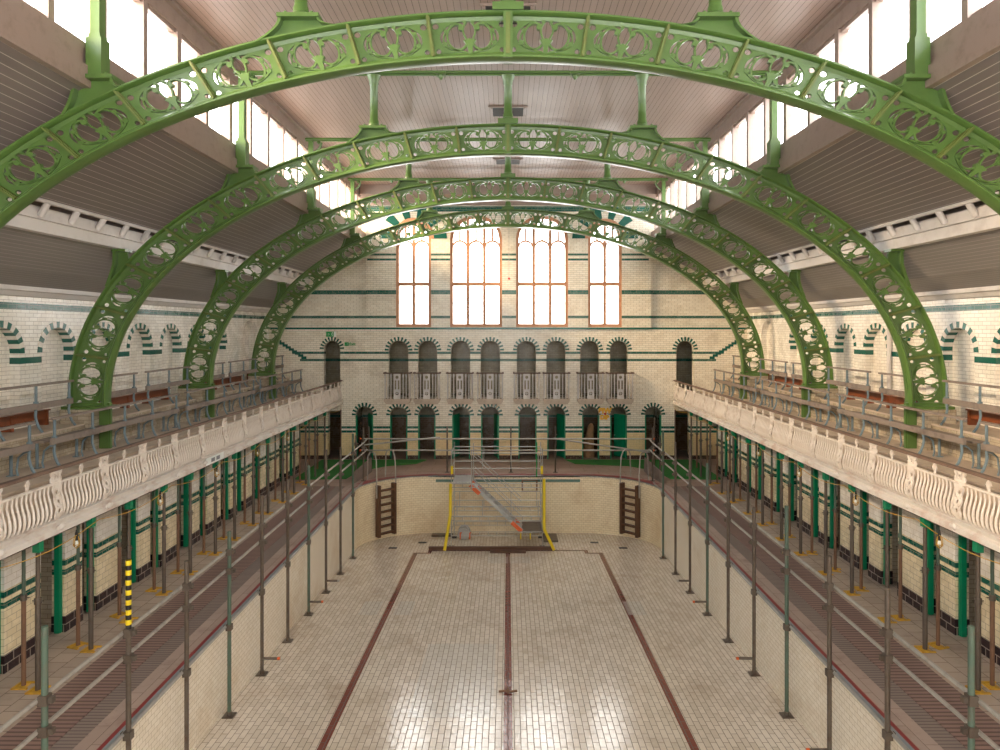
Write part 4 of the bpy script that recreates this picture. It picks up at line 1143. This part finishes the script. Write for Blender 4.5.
# ---- access tower in the deep end
TZ = fz(22.3)
t = thing('access_tower', 'aluminium access tower with diagonal stair and yellow stabilisers in the deep end', 'scaffold tower', (0, 0, 0))
YF, YR = 22.0, 23.2
def tt(name, pts, r, mat, parent=t, seg=8):
    g = MB(); g.tube(pts, r, seg); return obj(name, g, mat, parent)
for x in (-1.78, 1.08):
    for y in (YF, YR):
        tt('standard', [(x, y, TZ + .02), (x, y, 1.25)], .014, 'alu')
        g = MB(); g.box(x - .08, x + .08, y - .08, y + .08, fz(y), fz(y) + .03); obj('foot', g, 'black', t, smooth=False)
    for z in (-1.35, -.85, -.35, .62, 1.1): tt('end_rung', [(x, YF, z), (x, YR, z)], .014, 'alu')
for x in (-1.14,): 
    for y in (YF, YR): tt('standard', [(x, y, -.05), (x, y, 1.22)], .015, 'alu')
for y in (YF, YR):
    for z in (1.1, .62): tt('guard_rail', [(-1.78, y, z), (1.08, y, z)], .015, 'alu')
    for x in (-.8, .1, .95): tt('guard_post', [(x, y, .62), (x, y, 1.1)], .012, 'alu')
    for z in (-.38, -.88): tt('guard_rail', [(-1.78, y, z), (1.08, y, z)], .014, 'alu')
    for x in (-1.6, -.8, .1, .95): tt('guard_post', [(x, y, -.88), (x, y, -.38)], .012, 'alu')
    for z0 in (.02, -1.02, -1.5):    # shallow lattice beams
        tt('lattice_chord', [(-1.78, y, z0), (1.08, y, z0)], .012, 'alu'); tt('lattice_chord', [(-1.78, y, z0 + .12), (1.08, y, z0 + .12)], .012, 'alu')
        g = MB()
        for q in range(11): g.tube([(-1.7 + .27 * q, y, z0), (-1.7 + .27 * q, y, z0 + .12)], .009, 6)
        obj('lattice_struts', g, 'alu', t)
g = MB(); g.box(-1.75, -1.14, YF, YR, .12, .17)
for q in range(6): g.box(-1.74 + .1 * q, -1.7 + .1 * q, YF, YR, .17, .178)
obj('platform', g, 'alu', t, smooth=False)
g = MB(); g.box(.45, 1.1, YF, YR, -1.42, -1.38); obj('lower_platform', g, 'steel_dark', t, smooth=False)
# stair
for y in (YF + .12, YF + .7):
    g = MB(); g.bar((-1.14, y, .1), (.45, y, -1.38), .04, .11); obj('stair_stringer', g, 'alu', t, smooth=False)
    for pa_, pb_ in (((-1.2, y - .03, .07), (-.9, y - .03, -.2)), ((.12, y - .03, -1.1), (.42, y - .03, -1.38))):
        g = MB(); g.bar(pa_, pb_, .045, .12); obj('orange_guard', g, 'orange', t, smooth=False)
for q in range(8):
    f = (q + .5) / 8; x = -1.14 + 1.59 * f; z = .1 - 1.48 * f
    g = MB(); g.box(x - .09, x + .09, YF + .14, YF + .68, z - .015, z + .015); obj('tread', g, 'alu', t, smooth=False)
for y in (YF + .12, YF + .7):
    tt('stair_handrail', [(-1.08, y, 1.0), (.42, y, -.45)], .012, 'alu'); tt('stair_handrail', [(-1.08, y, .55), (.42, y, -.9)], .012, 'alu')
tt('stabiliser', [(-1.8, YF - .05, .15), (-1.8, YF - .15, -.8), (-1.95, YF - .5, fz(YF - .5) + .03)], .048, 'yellow')
tt('stabiliser', [(1.13, YF - .05, .3), (1.13, YF - .12, -1.25), (1.42, YF - .45, fz(YF - .45) + .03)], .048, 'yellow')
for x in (-1.76, 1.06): tt('yellow_clamp', [(x, YF - .03, .45), (x, YF - .03, .7)], .04, 'yellow')
tt('green_tube', [(.95, YR, 0.1), (.95, YR, 1.25)], .02, 'sign_green')
g = MB(); g.box(.45, .5, YR, YR + .02, -.35, .0); g.box(.93, .98, YR, YR + .02, -.35, 0); g.box(.45, .98, YR, YR + .02, -.03, 0); g.box(.45, .98, YR, YR + .02, -.4, -.36); obj('orange_gate', g, 'rust', t, smooth=False)
for x in (-1.5, -1.2): tt('orange_clip', [(x, YF - .02, -1.6), (x, YF - .02, -1.4), (x + .05, YF - .02, -1.4)], .02, 'orange')
for x in (.4, .7): tt('yellow_clip', [(x, YF - .02, -1.6), (x, YF - .02, -1.42)], .02, 'yellow')
# round drum behind tower
g = MB(); g.lathe([(0, 0), (.2, 0), (.2, .05), (.16, .06), (.16, .3), (.2, .31), (.2, .36), (0, .36)], (0, 0, 0), 20)
o = obj('cable_drum', g, 'alu'); o.location = (-1.45, 23.3, fz(23.3) + .21); o.rotation_euler = (PI / 2, 0, 0); tag(o, 'grey cable drum on the pool floor behind the access tower', 'drum')
# boards lying on the floor
def lay(x0, x1, y0, y1, h, label, mat='plank', nm='timber_board', cat='board', lift=0.0):
    g = MB(); za, zb = fz(y0) + lift, fz(y1) + lift
    g.add([(x0, y0, za), (x1, y0, za), (x1, y1, zb), (x0, y1, zb), (x0, y0, za + h), (x1, y0, za + h), (x1, y1, zb + h), (x0, y1, zb + h)],
          [(3, 2, 1, 0), (4, 5, 6, 7), (0, 1, 5, 4), (1, 2, 6, 5), (2, 3, 7, 6), (3, 0, 4, 7)])
    return tag(obj(nm, g, mat, smooth=False), label, cat)
lay(-2.45, 1.4, 21.62, 21.76, .1, 'long brown timber laid on the pool floor in front of the tower', 'dark_wood')
lay(-.55, .55, 21.3, 21.58, .03, 'dark brown outlet cover at the head of the centre line', 'dark_wood', 'drain_cover', 'cover')
lay(1.15, 1.62, 22.6, 23.5, .06, 'dark board lying right of the tower on the pool floor', 'steel_dark')
lay(-2.55, -1.85, 23.3, 23.6, .05, 'dark flat board lying left of the tower by the end wall', 'steel_dark')
for i, (px, y) in enumerate(((-3.6, 21.9), (-2.75, 22.55), (2.78, 22.55), (3.6, 21.9))):
    lay(px - .13, px + .13, y - .07, y + .07, .012, ['outermost small dark drain grating left of the tower', 'small dark drain grating nearer the tower on its left', 'small dark drain grating nearer the tower on its right', 'outermost small dark drain grating right of the tower'][i], 'black', 'drain_grating', 'drain')
g = MB()
g.tube([(-.16, 0, 0), (-.05, .02, .0), (.05, -.01, 0), (.16, .02, 0)], .02, 6); g.tube([(0, -.05, 0), (0, .12, 0)], .02, 6)
o = obj('metal_cross', g, 'rust'); o.location = (0, 12.35, fz(12.35) + .03); tag(o, 'small rusty metal piece lying on the centre lane line', 'scrap')
